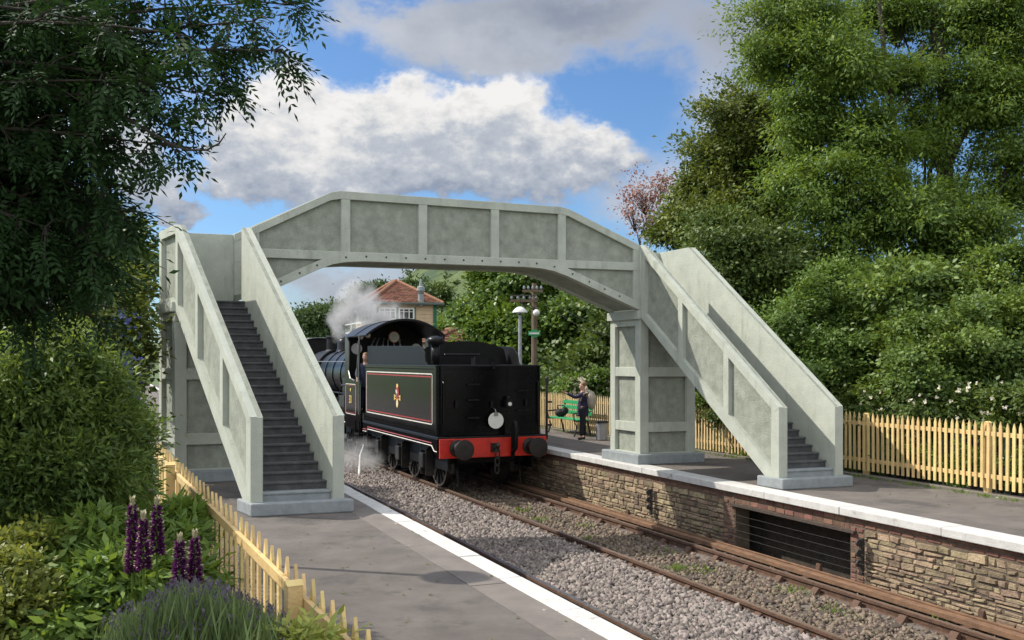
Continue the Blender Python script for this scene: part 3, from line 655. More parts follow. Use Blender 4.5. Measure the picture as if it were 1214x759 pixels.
mesh('cab_front',MB().prism([(-1.28,.36)]+[(a,z-.012) for a,z in cb_arc]+[(1.28,.36)],29.40,29.43,lambda x,y,z:LF(x,y,z)),M['black_matt'],lo)
for sx in(-1,1):
    mesh('spectacle_glass',MB().disc(LF(sx*.95,29.385,2.42),T(0,-1,0),.17,.01,24),M['white'],lo)
mesh('backhead',MB().prism(arc(-.75,.75,2.35,1.6,14)+[(.75,.4),(-.75,.4)],28.95,29.38,lambda x,y,z:LF(x,y,z)),M['black_matt'],lo)
def gauge(x,z,r):
    g_=mesh('gauge',MB().disc(LF(x,28.93,z),T(0,-1,0),r,.05,24),M['copper'],lo); mesh('dial',MB().disc(LF(x,28.875,z),T(0,-1,0),r*.88,.006,24),M['white'],g_)
gauge(.10,2.78,.17); gauge(-.95,2.78,.09); gauge(-.72,2.82,.08)
pp=MB()
for x in(-.6,-.45,-.25,.1,.3): pp.tube([LF(x,28.9,2.1),LF(x,28.9,2.55),LF(x*.8,28.95,2.75)],.022,6)
pp.tube([LF(-.1,28.88,2.2),LF(-.1,28.88,2.7),LF(.28,28.88,2.7),LF(.28,28.88,2.2)],.018,6); mesh('cab_pipes',pp,M['steel'],lo)
mesh('cab_floor',MB().box(-1.26,1.26,27.2,29.4,.36,.55,LF),M['black_matt'],lo)
# boiler
zb=1.60; 
def cyl(t0,t1,r0,r1,n=40): 
    c0=LF(0,t0,zb); c1=LF(0,t1,zb); return MB().tube([c0,c1],[r0,r1],n)
bo=mesh('boiler',cyl(29.42,36.0,.90,.80),M['boiler'],lo,smooth=False,bevel=.004)
bo.data.polygons.foreach_set('use_smooth',[len(p.vertices)==4 for p in bo.data.polygons])
for t in(29.6,30.7,32.0,33.3,34.6,35.9): mesh('boiler_band',cyl(t,t+.07,.93-.1*(t-29.4)/6.6,.93-.1*(t-29.4)/6.6),M['black'],bo)
sbx=mesh('smokebox',cyl(36.0,38.1,.86,.86),M['black_matt'],lo); mesh('rivet_ring',MB().tube([LF(.875*math.cos(a),36.05,zb+.875*math.sin(a)) for a in np.linspace(0,6.283,48)],.02,5),M['boiler'],sbx)
fb=MB(); fb.box(-.9,.9,29.4,31.6,.36,1.5,LF); mesh('firebox',fb,M['boiler'],lo,bevel=.05)
dm=MB(); c=LF(0,35.1,zb+.78); dm.tube([c+Vector((0,0,z)) for z in(-.1,.02,.12,.32,.42,.5,.52)],[.40,.32,.28,.27,.25,.16,.03],24); mesh('dome',dm,M['boiler'],lo,smooth=True)
ch=MB(); c=LF(0,37.1,zb+.8); ch.tube([c+Vector((0,0,z)) for z in(-.05,.08,.5,.55,.62)],[.40,.26,.24,.29,.27],24); mesh('chimney',ch,M['black_matt'],lo)
sv=MB(); 
for x in(-.14,.14): c=LF(x,31.3,zb+.88); sv.tube([c,c+Vector((0,0,.2)),c+Vector((0,0,.28))],[.07,.06,.05],12)
mesh('safety_valve',sv,M['copper'],lo)
for sx in(-1,1):
    mesh('handrail',MB().tube([LF(sx*.95,29.6,zb+.42),LF(sx*.92,38.0,zb+.42)],.018,6),M['steel'],bo)
    for t in(30.5,33.0,35.4):
        wheel(lo,sx*.76,t,.84,16)
        sp_=MB(); P=[(t+1.0*math.cos(R(a)),RZ+.84+.98*math.sin(R(a))) for a in range(22,159,8)]; P=[(y,max(z,RP-.02)) for y,z in P]
        sp_.prism(P+[(P[-1][0],RP-.03),(P[0][0],RP-.03)],sx*.98-.16,sx*.98+.12,lambda y,a,z:LF(a,y,z)); mesh('splasher',sp_,M['black'],lo,bevel=.006)
    cr=MB(); cr.box(sx*.98-.03,sx*.98+.03,30.5,35.4,-.42,-.30,LF); mesh('coupling_rod',cr,M['steel'],lo,bevel=.01)
    rd=MB(); rd.box(sx*1.06-.03,sx*1.06+.03,33.0,36.6,-.20,-.10,LF); mesh('connecting_rod',rd,M['steel'],lo,bevel=.01)
    c0=LF(sx*1.02,36.4,-.15); mesh('cylinder',MB().tube([c0,c0+T(0,1.2,0)],.32,24).box(sx*1.02-.3,sx*1.02+.3,36.5,37.5,-.1,.3,LF),M['black'],lo,bevel=.01)
    wheel(lo,sx*.76,37.6,.46,10)
    st_=MB(); st_.box(sx*1.2-.14,sx*1.2+.12,27.6,28.1,-.45,-.41,LF).box(sx*1.2-.14,sx*1.2+.12,27.6,28.1,-.1,-.06,LF).tube([LF(sx*1.31,27.6,-.43),LF(sx*1.31,27.6,.3)],.02,6).tube([LF(sx*1.31,28.1,-.43),LF(sx*1.31,28.1,.3)],.02,6); mesh('footstep',st_,M['black_matt'],lo)
    pp=MB()
    for k in range(5): pp.tube([LF(sx*1.15,28.2+.25*k,.28),LF(sx*(1.1-.05*k),28.3+.2*k,-.1-.08*k),LF(sx*1.05,29.2+.1*k,-.35)],.025,6)
    pp.tube([LF(sx*1.24,28.6,.28),LF(sx*1.24,28.6,-.32),LF(sx*1.24,29.3,-.38)],.03,6).box(sx*1.1-.1,sx*1.1+.1,28.4,28.8,-.3,-.05,LF); mesh('injector_pipes',pp,M['oily'],lo)
    # pipes along firebox side
    q=MB(); q.tube([LF(sx*1.0,29.45,1.35),LF(sx*1.0,31.2,1.25),LF(sx*1.02,31.5,.9),LF(sx*1.02,31.5,.5)],.03,8).tube([LF(sx*1.02,29.45,1.0),LF(sx*1.02,32.5,1.0)],.022,6).box(sx*1.05-.1,sx*1.05+.1,30.2,30.9,.6,.95,LF); mesh('side_pipes',q,M['oily'],lo)
mesh('main_frame',MB().box(-.6,.6,27.6,38.2,-.55,.34,LF),M['black_matt'],lo)
mesh('ash_pan',MB().box(-.7,.7,29.0,31.8,-.70,-.2,LF),M['black_matt'],lo)
# coach beyond
co=thing('railway_coach','dark railway coach with arched pale edged roof beyond the locomotive','railway coach',LF(0,48,RZ))
ca=arc(-1.37,1.37,2.98,2.42,18,2.2)
mesh('body',MB().prism(ca+[(1.37,.15),(-1.37,.15)],39.6,58,lambda x,y,z:LF(x,y,z)),M['black_matt'],co)
mesh('roof',MB().prism([(a*1.02,z+.03) for a,z in ca]+[(a*1.0,z+.003) for a,z in reversed(ca)],39.5,58.1,lambda x,y,z:LF(x,y,z)),M['plinth'],co)
for t in range(41,57,2): mesh('window',MB().box(-1.385,-1.372,t,t+1.2,1.25,2.0,LF),M['glass'],co)
for t in(41.5,44,53,55.5):
    for sx in(-1,1): wheel(co,sx*.76,t,.46,10)
mesh('underframe',MB().box(-1.2,1.2,39.7,57.9,-.25,.15,LF),M['black_matt'],co)
# ------------------------------------------------------------------ people
def skin_mesh(name,verts,edges,radii,m,parent,sub=2,root=0):
    me=bpy.data.meshes.new(name); b=BASE[root_of(parent).name]
    me.from_pydata([tuple(Vector(v)-b) for v in verts],edges,[]); me.materials.append(m)
    o=bpy.data.objects.new(name,me); COL.objects.link(o); o.parent=parent
    sk=o.modifiers.new('skin','SKIN'); sk.use_smooth_shade=True
    for i,r in enumerate(radii):
        d=me.skin_vertices[0].data[i]; d.radius=r if hasattr(r,'__len__') else (r,r)
    me.skin_vertices[0].data[root].use_root=True
    s=o.modifiers.new('subd','SUBSURF'); s.levels=sub; s.render_levels=sub
    return o
def person(label,base,face,H,pose,group=None,jacket=None,trous=None,hair=None,lower=True):
    base=Vector(base); f=Vector(face).normalized(); rt=f.cross(Vector((0,0,1)))
    p=thing('person',label,'person',base,group)
    k=H/1.75
    def P(r,fw,u): return base+(rt*r+f*fw+Vector((0,0,u)))*k
    V=[];E=[];Rr=[]
    def j(pt,r,par=None):
        V.append(P(*pt)); Rr.append(r*k if not hasattr(r,'__len__') else (r[0]*k,r[1]*k)); 
        if par is not None: E.append((par,len(V)-1))
        return len(V)-1
    pel=j((0,0,.95),(.15,.11)); ab=j((0,.0,1.12),(.135,.10),pel); chs=j((0,0,1.30),(.16,.115),ab); nk0=j((0,-.01,1.44),.075,chs); nk=j((0,.0,1.50),.055,nk0)
    hd0=j((0,.02,1.57),(.065,.075),nk); hd=j((0,.01,1.65),(.078,.092),hd0); hd2=j((0,0,1.72),(.062,.075),hd)
    ns=j((0,.115,1.615),.014,hd0)
    joints={}
    for s_,nm in((-1,'L'),(1,'R')):
        a=pose[nm]; sh=j((s_*.18,0,1.40),.062,chs); el=j(a[0],.043,sh); wr=j(a[1],.030,el)
        d=Vector(a[1])-Vector(a[0]); d.normalize(); up=d.orthogonal().normalized(); sd=d.cross(up)
        pm=j(tuple(Vector(a[1])+d*.06),(.036,.018),wr); joints[nm]=(sh,el,wr)
        for q in range(4):
            b0=Vector(a[1])+d*.095+sd*(-.03+.02*q); x=j(tuple(b0),.009,pm); j(tuple(b0+d*(.04+.008*(q in(1,2)))+up*.012),.008,x)
        x=j(tuple(Vector(a[1])+d*.05+sd*.045),.010,pm); j(tuple(Vector(a[1])+d*.085+sd*.06),.009,x)
    if lower:
        for s_,nm in((-1,'l'),(1,'r')):
            hp=j((s_*.09,0,.88),.085,pel); kn=j((s_*.10,pose[nm][0],.48),.058,hp); an=j((s_*.11,pose[nm][1],.09),.04,kn); j((s_*.12,pose[nm][1]+.13,.035),(.038,.028),an); joints[nm]=(hp,kn,an)
    skin_mesh('body',V,E,Rr,M['skin'],p)
    # eyes
    mesh('eyes',MB().ball(P(-.032,.088,1.655),.011*k,8).ball(P(.032,.088,1.655),.011*k,8),M['shoe'],p)
    mesh('ears',MB().ball(P(-.08,0,1.63),.03*k,8,sc=(.5,.8,1)).ball(P(.08,0,1.63),.03*k,8,sc=(.5,.8,1)),M['skin'],p)
    hr=MB(); hr.ball(P(0,-.025,1.695),.1*k,14,sc=(.92,1.02,.85)); mesh('hair',hr,hair or M['hairw'],p,smooth=True)
    # jacket
    V2=[P(0,0,.70),P(0,0,.92),P(0,0,1.12),P(0,0,1.30),P(0,-.01,1.43)]; E2=[(0,1),(1,2),(2,3),(3,4)]; R2=[(.20*k,.16*k),(.19*k,.15*k),(.16*k,.125*k),(.18*k,.135*k),(.085*k,.08*k)]
    for s_,nm in((-1,'L'),(1,'R')):
        i0=len(V2); a=pose[nm]; w_=Vector(a[0]).lerp(Vector(a[1]),.93)
        V2+=[P(s_*.185,0,1.39),P(*a[0]),P(*w_)]; E2+=[(3,i0),(i0,i0+1),(i0+1,i0+2)]; R2+=[.078*k,.058*k,.045*k]
    skin_mesh('jacket',V2,E2,R2,jacket or M['navy'],p,root=1)
    if lower:
        V3=[P(0,0,1.08),P(0,0,.94)];E3=[(0,1)];R3=[(.165*k,.125*k),(.17*k,.13*k)]
        for s_,nm in((-1,'l'),(1,'r')):
            i0=len(V3); V3+=[P(s_*.095,0,.82),P(s_*.10,pose[nm][0],.48),P(s_*.11,pose[nm][1],.10)]; E3+=[(1,i0),(i0,i0+1),(i0+1,i0+2)]; R3+=[.10*k,.078*k,.068*k]
            sh=MB(); sh.ball(P(s_*.115,pose[nm][1]+.06,.04),.07*k,10,sc=(.75,.75,.6)).ball(P(s_*.12,pose[nm][1]+.02,.045),.06*k,10,sc=(.8,1,.7)); mesh('shoe',sh,M['shoe'],p,smooth=True)
        skin_mesh('trousers',V3,E3,R3,trous or M['trousers'],p)
    return p
pY=25.2; pb=at(691,521,pY); pb.z=0
fdir=(-.95,.10,0)   # looks along the platform to the left
man=person('man in dark navy suit standing on the platform with one arm stretched out',pb,fdir,1.50,{'L':((-.24,.20,1.28),(-.26,.50,1.42)),'R':((.27,.02,1.12),(.24,.10,.88)),'l':(.02,.04),'r':(-.02,-.05)})
bp=thing('backpack','pale beige backpack worn by the man in the navy suit','backpack',Vector((pb.x+.22,pb.y,.95)))
f_=Vector(fdir).normalized()
mesh('bag',MB().ball(pb-f_*.22+Vector((0,-.02,1.02)),.2,14,sc=(.62,.72,1.25)),M['canvas'],bp,smooth=True)
mesh('strap',MB().tube([pb-f_*.12+Vector((.0,-.12,1.22)),pb+f_*.02+Vector((0,-.17,1.2)),pb+f_*.08+Vector((0,-.17,1.0))],.018,6),M['canvas'],bp)
d0=LF(-1.02,28.0,.55)
person('footplate crew member in blue overalls looking out of the cab side',d0,T(-.5,-1,0),1.72,{'L':((-.26,.05,1.14),(-.2,.2,1.0)),'R':((.26,.05,1.14),(.2,.2,1.0)),'l':(.03,0),'r':(0,0)},jacket=M['overalls'],trous=M['overalls'])
d1=LF(.45,27.9,.55)
person('footplate crew member in black bent low in the cab showing one bare forearm',d1,T(1,.2,0),1.55,{'L':((-.25,.15,1.35),(-.12,.42,1.28)),'R':((.26,.22,1.30),(.16,.34,1.46)),'l':(.03,0),'r':(0,0)},jacket=M['trousers'])
# ------------------------------------------------------------------ platform furniture
be=thing('platform_bench','green slatted platform bench against the picket fence','bench',at(669,508,28.2))
b0=T(12.0,0,0); tb=27.2
def BE(a,b,c): return T(11.85+b,tb+a,c-.0)   # a along bench, b away from track
tb=t_of(690,11.85)-0.05
for k,(b,c) in enumerate(((-.12,.46),(0.02,.46),(.16,.46))): mesh('seat_slat',MB().box(0,1.9,b-.06,b+.06,c-.03,c,BE),M['green_paint'],be,bevel=.005)
for k,(b,c) in enumerate(((.27,.60),(.30,.74),(.33,.88))): mesh('back_slat',MB().box(0,1.9,b-.012,b+.018,c-.05,c+.05,BE),M['green_paint'],be,bevel=.005)
for a in(.12,1.78):
    e=MB(); e.tube([BE(a,-.2,0),BE(a,-.12,.25),BE(a,-.2,.42),BE(a,.2,.42),BE(a,.28,.55),BE(a,.36,.95)],.025,6).tube([BE(a,.2,.42),BE(a,.30,0)],.025,6).tube([BE(a,-.2,.42),BE(a,-.22,.62),BE(a,.28,.66)],.022,6); mesh('iron_end',e,M['iron'],be)
bg=thing('shoulder_bag','black shoulder bag slumped on the green bench','bag',BE(1.5,0,.46)); mb=MB().ball(BE(1.5,.06,.57),.15,14,sc=(1.15,.8,.8)).ball(BE(1.3,.1,.64),.11,12,sc=(.9,.7,1)); mesh('bag_body',mb,M['bag'],bg,smooth=True)
mesh('strap',MB().tube([BE(1.62,.05,.6),BE(1.5,-.05,.78),BE(1.25,.02,.80),BE(1.15,.12,.66)],.015,6),M['bag'],bg)
gate=thing('gate_post','thin black iron post with finial beside the green bench','post',at(648,524,25.5)); gb=at(648,525,25.3); gb.z=0
mesh('pole',MB().tube([gb,gb+Vector((0,0,1.55))],.035,8).tube([gb+Vector((0,0,1.52)),gb+Vector((0,0,1.6)),gb+Vector((0,0,1.66))],[.05,.05,.01],8),M['iron'],gate)
for z in(.35,.95): mesh('hinge',MB().box(gb.x-.02,gb.x+.14,gb.y-.02,gb.y+.02,z,z+.05),M['iron'],gate)
bi=thing('litter_bin','galvanised round litter bin beside the bridge pier','bin',at(713,520,25.2)); bb_=at(713.5,520,25.0); bb_.z=0
mesh('bin_body',MB().tube([bb_+Vector((0,0,.02)),bb_+Vector((0,0,.46))],[.145,.165],20),M['bin'],bi,smooth=False); mesh('bin_rim',MB().tube([bb_+Vector((0,0,.45)),bb_+Vector((0,0,.50))],[.178,.178],20),M['iron'],bi)
# telegraph pole, lamp posts, sign
tpY=34.; tp0=at(633.5,500,tpY); tp0.z=0
tp=thing('telegraph_pole','weathered wooden telegraph pole with cross arm and insulators behind the tender','telegraph pole',tp0)
topz=CH+(HOR-336)/F*tpY
mesh('pole',MB().tube([tp0,Vector((tp0.x,tp0.y,topz))],[.13,.085],10),M['wood'],tp)
def armx(z,x0,x1): 
    mesh('cross_arm',MB().box(tp0.x+x0,tp0.x+x1,tp0.y-.17,tp0.y-.09,z-.045,z+.045),M['wood'],tp)
    n=5
    for i in range(n):
        x=tp0.x+x0+.06+(x1-x0-.12)*i/(n-1); mesh('insulator',MB().tube([(x,tp0.y-.13,z+.04),(x,tp0.y-.13,z+.10)],.012,6).tube([(x,tp0.y-.13,z+.08),(x,tp0.y-.13,z+.12),(x,tp0.y-.13,z+.19)],[.045,.045,.02],8),M['plinth'],tp)
armx(CH+(HOR-357)/F*tpY,-.85,.12); armx(topz-.28,-.42,.30)
for k in(-.55,-.2): mesh('brace',MB().tube([(tp0.x,tp0.y-.1,CH+(HOR-368)/F*tpY),(tp0.x+k,tp0.y-.13,CH+(HOR-358)/F*tpY)],.02,6),M['iron'],tp)
sg=thing('station_sign','small green station sign with a bar across a roundel on the telegraph pole','sign',Vector((tp0.x,tp0.y-.18,CH+(HOR-395.5)/F*tpY)))
q=BASE[sg.name]; mesh('bar',MB().box(q.x-.22,q.x+.20,q.y-.03,q.y,q.z-.075,q.z+.075),M['green_paint'],sg,bevel=.006); mesh('roundel',MB().disc((q.x,q.y+.01,q.z),(0,-1,0),.15,.02,20),M['green_paint'],sg)
mesh('white_band',MB().box(q.x-.18,q.x+.16,q.y-.036,q.y-.031,q.z-.03,q.z+.03),M['white'],sg)
for k,(y1,) in enumerate(((388,),(372,))):
    a=Vector((tp0.x+.05,tp0.y-.1,topz-.15-.35*k)); b=at(800,390+12*k,20+4*k); pts=[a.lerp(b,i/14)-Vector((0,0,.5*math.sin(math.pi*i/14))) for i in range(15)]
    tag(mesh('overhead_wire',MB().tube(pts,.0035,5),M['iron']),['upper','lower'][k]+' of the thin wires sagging right from the telegraph pole','wire','wires from the telegraph pole')
lY=30.; l0=at(616.5,500,lY); l0.z=0; lz=CH+(HOR-366)/F*lY
lp=thing('platform_lamp','grey fluted platform lamp post topped by a white enamel shade','street lamp',l0)
mesh('post',MB().tube([l0,l0+Vector((0,0,.8)),l0+Vector((0,0,.85)),Vector((l0.x,l0.y,lz-.2))],[.11,.10,.065,.055],12),M['bin'],lp)
mesh('shade',MB().tube([(l0.x,l0.y,lz+z) for z in(.06,.04,-.02,-.11,-.13)],[.03,.10,.17,.24,.24],22),M['white'],lp,smooth=True); mesh('bulb',MB().ball((l0.x,l0.y,lz-.15),.07,10),M['glass'],lp)
mesh('finial',MB().tube([(l0.x,l0.y,lz+.05),(l0.x,l0.y,lz+.42)],.018,6).tube([(l0.x-.3,l0.y,lz+.40),(l0.x+.5,l0.y,lz+.40)],.02,6),M['iron'],lp)
g0=Vector((-4.95,10.35,-.3)); gl=thing('garden_lamp','tall slim lamp post standing in the garden behind the ash leaves','street lamp',g0)
mesh('post',MB().tube([g0,g0+Vector((0,0,1)),g0+Vector((0,0,1.05)),g0+Vector((0,0,4.7))],[.08,.08,.05,.04],10),M['bin'],gl)
mesh('shade',MB().tube([g0+Vector((0,0,z)) for z in(5.0,4.95,4.75,4.66)],[.03,.12,.28,.28],18),M['white'],gl); mesh('cross_bar',MB().tube([g0+Vector((-.35,.1,4.3)),g0+Vector((.35,-.1,4.3))],.018,6),M['iron'],gl)
l2=at(636,371,tpY-.5); lb=thing('wall_lamp','small round white lamp fixed to the telegraph pole','lamp',l2)
mesh('globe',MB().ball(l2,.12,14),M['white'],lb,smooth=True); mesh('bracket',MB().tube([l2+Vector((0,0,.1)),l2+Vector((-.02,.12,.25)),Vector((tp0.x,tp0.y-.08,l2.z+.2))],.018,6),M['iron'],lb)
# ------------------------------------------------------------------ signal box and hut
sY=50.; o0=at(443,460,sY); o0.z=-.2
ax1=Vector((math.cos(R(17)),math.sin(R(17)),0)); ax2=Vector((-math.sin(R(20)),math.cos(R(20)),0))
sb=thing('signal_box','cream boarded signal box with hipped clay tile roof behind the locomotive cab','signal box',o0)
def SB(a,b,c): p=o0+ax1*a+ax2*b; return Vector((p.x,p.y,c))
sw,sd=3.25,4.7; ez=CH+(HOR-359.5)/F*sY
wl=MB(); wl.box(0,sw,0,sd,-.3,ez,SB); w_=mesh('wall',wl,M['clap'],sb)
bdm=MB(); z=.3
while z<ez-.1: bdm.box(-.018,sw+.018,-.022,sd+.02,z,z+.02,SB); z+=.19
bdm.box(-.03,sw+.03,-.035,sd+.03,ez-.17,ez-.02,SB); mesh('boarding',bdm,M['clap'],w_)
mesh('corner_post',MB().box(sw-.12,sw+.05,-.05,.10,-.3,ez-.03,SB),M['dgreen'],sb); mesh('corner_post',MB().box(-.05,.10,-.05,.10,-.3,ez-.03,SB),M['white'],sb)
def win(a0,a1,z0,z1,n):
    f=MB(); w=.05; f.box(a0,a1,-.06,-.02,z0,z0+.08,SB).box(a0,a1,-.06,-.02,z1-.08,z1,SB).box(a0,a0+.08,-.061,-.02,z0,z1,SB).box(a1-.08,a1,-.061,-.02,z0,z1,SB)
    for i in range(1,n): x=a0+(a1-a0)*i/n; f.box(x-.025,x+.025,-.055,-.02,z0,z1,SB)
    f.box(a0,a1,-.05,-.02,(z0+z1)/2+.1,(z0+z1)/2+.13,SB)
    o=mesh('window',f,M['white'],sb); mesh('pane',MB().box(a0+.02,a1-.02,-.03,-.012,z0+.02,z1-.02,SB),M['glass'],o); mesh('surround',MB().box(a0-.06,a0-.002,-.07,-.02,z0-.05,z1+.05,SB).box(a1+.002,a1+.06,-.07,-.02,z0-.05,z1+.05,SB),M['dgreen'],o)
wz0=CH+(HOR-379)/F*sY; wz1=CH+(HOR-364.5)/F*sY
win(1.28,2.12,wz0,wz1,3); win(.25,1.16,wz0,wz1,3)
sw_=MB(); 
for i in range(5): 
    b=.45+i*.9; fm=MB(); fm.box(-.07,-.02,b-.4,b-.34,wz0-.1,wz1,SB).box(-.065,-.02,b-.4,b+.4,wz1-.07,wz1,SB).box(-.065,-.02,b-.4,b+.4,wz0-.1,wz0,SB).box(-.06,-.02,b-.02,b+.02,wz0-.1,wz1,SB)
    f=mesh('window',fm,M['white'],sb); mesh('pane',MB().box(-.03,-.012,b-.38,b+.38,wz0-.08,wz1-.02,SB),M['glass'],f)
mesh('balcony_rail',MB().box(-.62,-.58,0,sd,wz0-.15,wz0-.1,SB).box(-.6,0,0,sd,wz0-.62,wz0-.56,SB).box(-.62,-.58,0,.05,wz0-1.4,wz0-.1,SB).box(-.62,-.58,3,3.05,wz0-.6,wz0-.1,SB),M['white'],sb)
ov=.33; pk=CH+(HOR-333.5)/F*(sY+2.2)
E=[SB(-ov,-ov,ez),SB(sw+ov,-ov,ez),SB(sw+ov,sd+ov,ez),SB(-ov,sd+ov,ez)]; K1=SB(sw/2,2.0,pk); K2=SB(sw/2,sd-2.0,pk)
rf=MB()
def tiles(mb,A,B,C,D,rows,per):   # A-B eave, D-C ridge ; courses of tiles
    n=(B-A).cross(D-A).normalized()
    if n.z<0: n=-n
    for r in range(rows):
        f0,f1=r/rows,(r+1.12)/rows; a=A.lerp(D,f0);b=B.lerp(C,f0);a1=A.lerp(D,min(f1,1));b1=B.lerp(C,min(f1,1))
        k=max(2,int((b-a).length/per))
        for i in range(k):
            g0=i/k+.004; g1=(i+1)/k-.004; h=random.uniform(.02,.035)
            p=[a.lerp(b,g0)+n*(h+.03),a.lerp(b,g1)+n*(h+.03),a1.lerp(b1,g1)+n*.012,a1.lerp(b1,g0)+n*.012]
            q=[x-n*.03 for x in p]; mb.add(p+q,[(0,1,2,3),(7,6,5,4),(0,4,5,1),(1,5,6,2),(3,2,6,7),(0,3,7,4)])
tiles(rf,E[0],E[1],K1,K1,18,.24); tiles(rf,E[1],E[2],K2,K1,18,.24); tiles(rf,E[3],E[0],K1,K2,18,.24); tiles(rf,E[2],E[3],K2,K2,18,.24)
ro=mesh('roof',rf,M['tile'],sb)
mesh('roof_boards',MB().add(E+[K1,K2],[(0,1,4),(1,2,5,4),(2,3,5),(3,0,4,5),(0,3,2,1)]),M['void'],ro)
hp=MB()
for a,b in((E[0],K1),(E[1],K1),(E[2],K2),(E[3],K2),(K1,K2)): hp.tube([a+Vector((0,0,.05)),b+Vector((0,0,.06))],.09,8)
mesh('hip_tiles',hp,M['tile'],ro)
mesh('gutter',MB().tube([E[3],E[0],E[1],E[2]],.075,8),M['greengrey'],ro)
cz=at(499,352,sY+.6); 
mesh('chimney',MB().tube([cz-Vector((0,0,.5)),cz+Vector((0,0,.15)),cz+Vector((0,0,.2))],[.17,.15,.2],10).tube([cz+Vector((0,0,.2)),cz+Vector((0,0,.32)),cz+Vector((0,0,.5)),cz+Vector((0,0,.56)),cz+Vector((0,0,.72)),cz+Vector((0,0,.95))],[.12,.22,.2,.1,.08,.02],10),M['plinth'],ro)
h0=at(541,450,46.); h0.z=-.1
hu=thing('station_hut','low hut with a worn clay tile hipped roof behind the tender','hut',h0)
def HU(a,b,c): p=h0+ax1*a+ax2*b; return Vector((p.x,p.y,c))
hz=CH+(HOR-406)/F*46; hp_=CH+(HOR-390.5)/F*47
mesh('wall',MB().box(-.9,1.5,0,4,-.3,hz,HU),M['clap'],hu)
E=[HU(-1.2,-.3,hz),HU(1.75,-.3,hz),HU(1.75,4.3,hz),HU(-1.2,4.3,hz)]; K1=HU(.35,1.2,hp_);K2=HU(.35,3,hp_)
rf=MB(); tiles(rf,E[0],E[1],K1,K1,8,.22); tiles(rf,E[1],E[2],K2,K1,8,.22); tiles(rf,E[3],E[0],K1,K2,8,.22); r_=mesh('roof',rf,M['tile'],hu)
mesh('roof_boards',MB().add(E+[K1,K2],[(0,1,4),(1,2,5,4),(2,3,5),(3,0,4,5)]),M['void'],r_)
hp=MB(); 
for a,b in((E[0],K1),(E[1],K1),(K1,K2)): hp.tube([a+Vector((0,0,.05)),b+Vector((0,0,.06))],.08,8)
mesh('hip_tiles',hp,M['tile'],r_)
# ------------------------------------------------------------------ terrain
def heightfield(name,x0,x1,y0,y1,nx,ny,fn,m,frame=None):
    mb=MB(); vs=[]
    for j in range(ny):
        for i in range(nx):
            x=x0+(x1-x0)*i/(nx-1); y=y0+(y1-y0)*j/(ny-1)
            p=T(x,y,fn(x,y)) if frame else Vector((x,y,fn(x,y))); vs.append(p)
    mb.add(vs,[(j*nx+i,j*nx+i+1,(j+1)*nx+i+1,(j+1)*nx+i) for j in range(ny-1) for i in range(nx-1)])
    return struct(mesh(name,mb,m,smooth=True))
wob=lambda x,y:.12*math.sin(x*1.7+y*.9)+.1*math.sin(y*2.3-x*.6)
heightfield('bank',12.72,60,-6,120,50,120,lambda s,t:-.25+max(0,(s-13.5))**.8*.28*max(.15,min(1,(30-t)/22))+ (wob(s,t) if s>13.2 else 0),M['bank'],True)
heightfield('garden_bed',-14,.2,0,40,44,90,lambda s,t:-.45+.05*min(t,8)*.9+.3*wob(s,t)*.5-(.15 if s>0 else 0),M['soil'],True)
def hillf(x,y):
    def gs(cx,cy,sx,sy,h): return h*math.exp(-((x-cx)/sx)**2-((y-cy)/sy)**2)
    return -6+gs(5,330,62,110,44)+gs(150,330,110,110,16)+gs(-10,420,110,90,16)+gs(-180,480,160,100,14)+1.2*math.sin(x*.09+y*.05)+.8*math.sin(x*.21-y*.13)
heightfield('hill',-420,460,170,620,120,60,hillf,M['hill'])
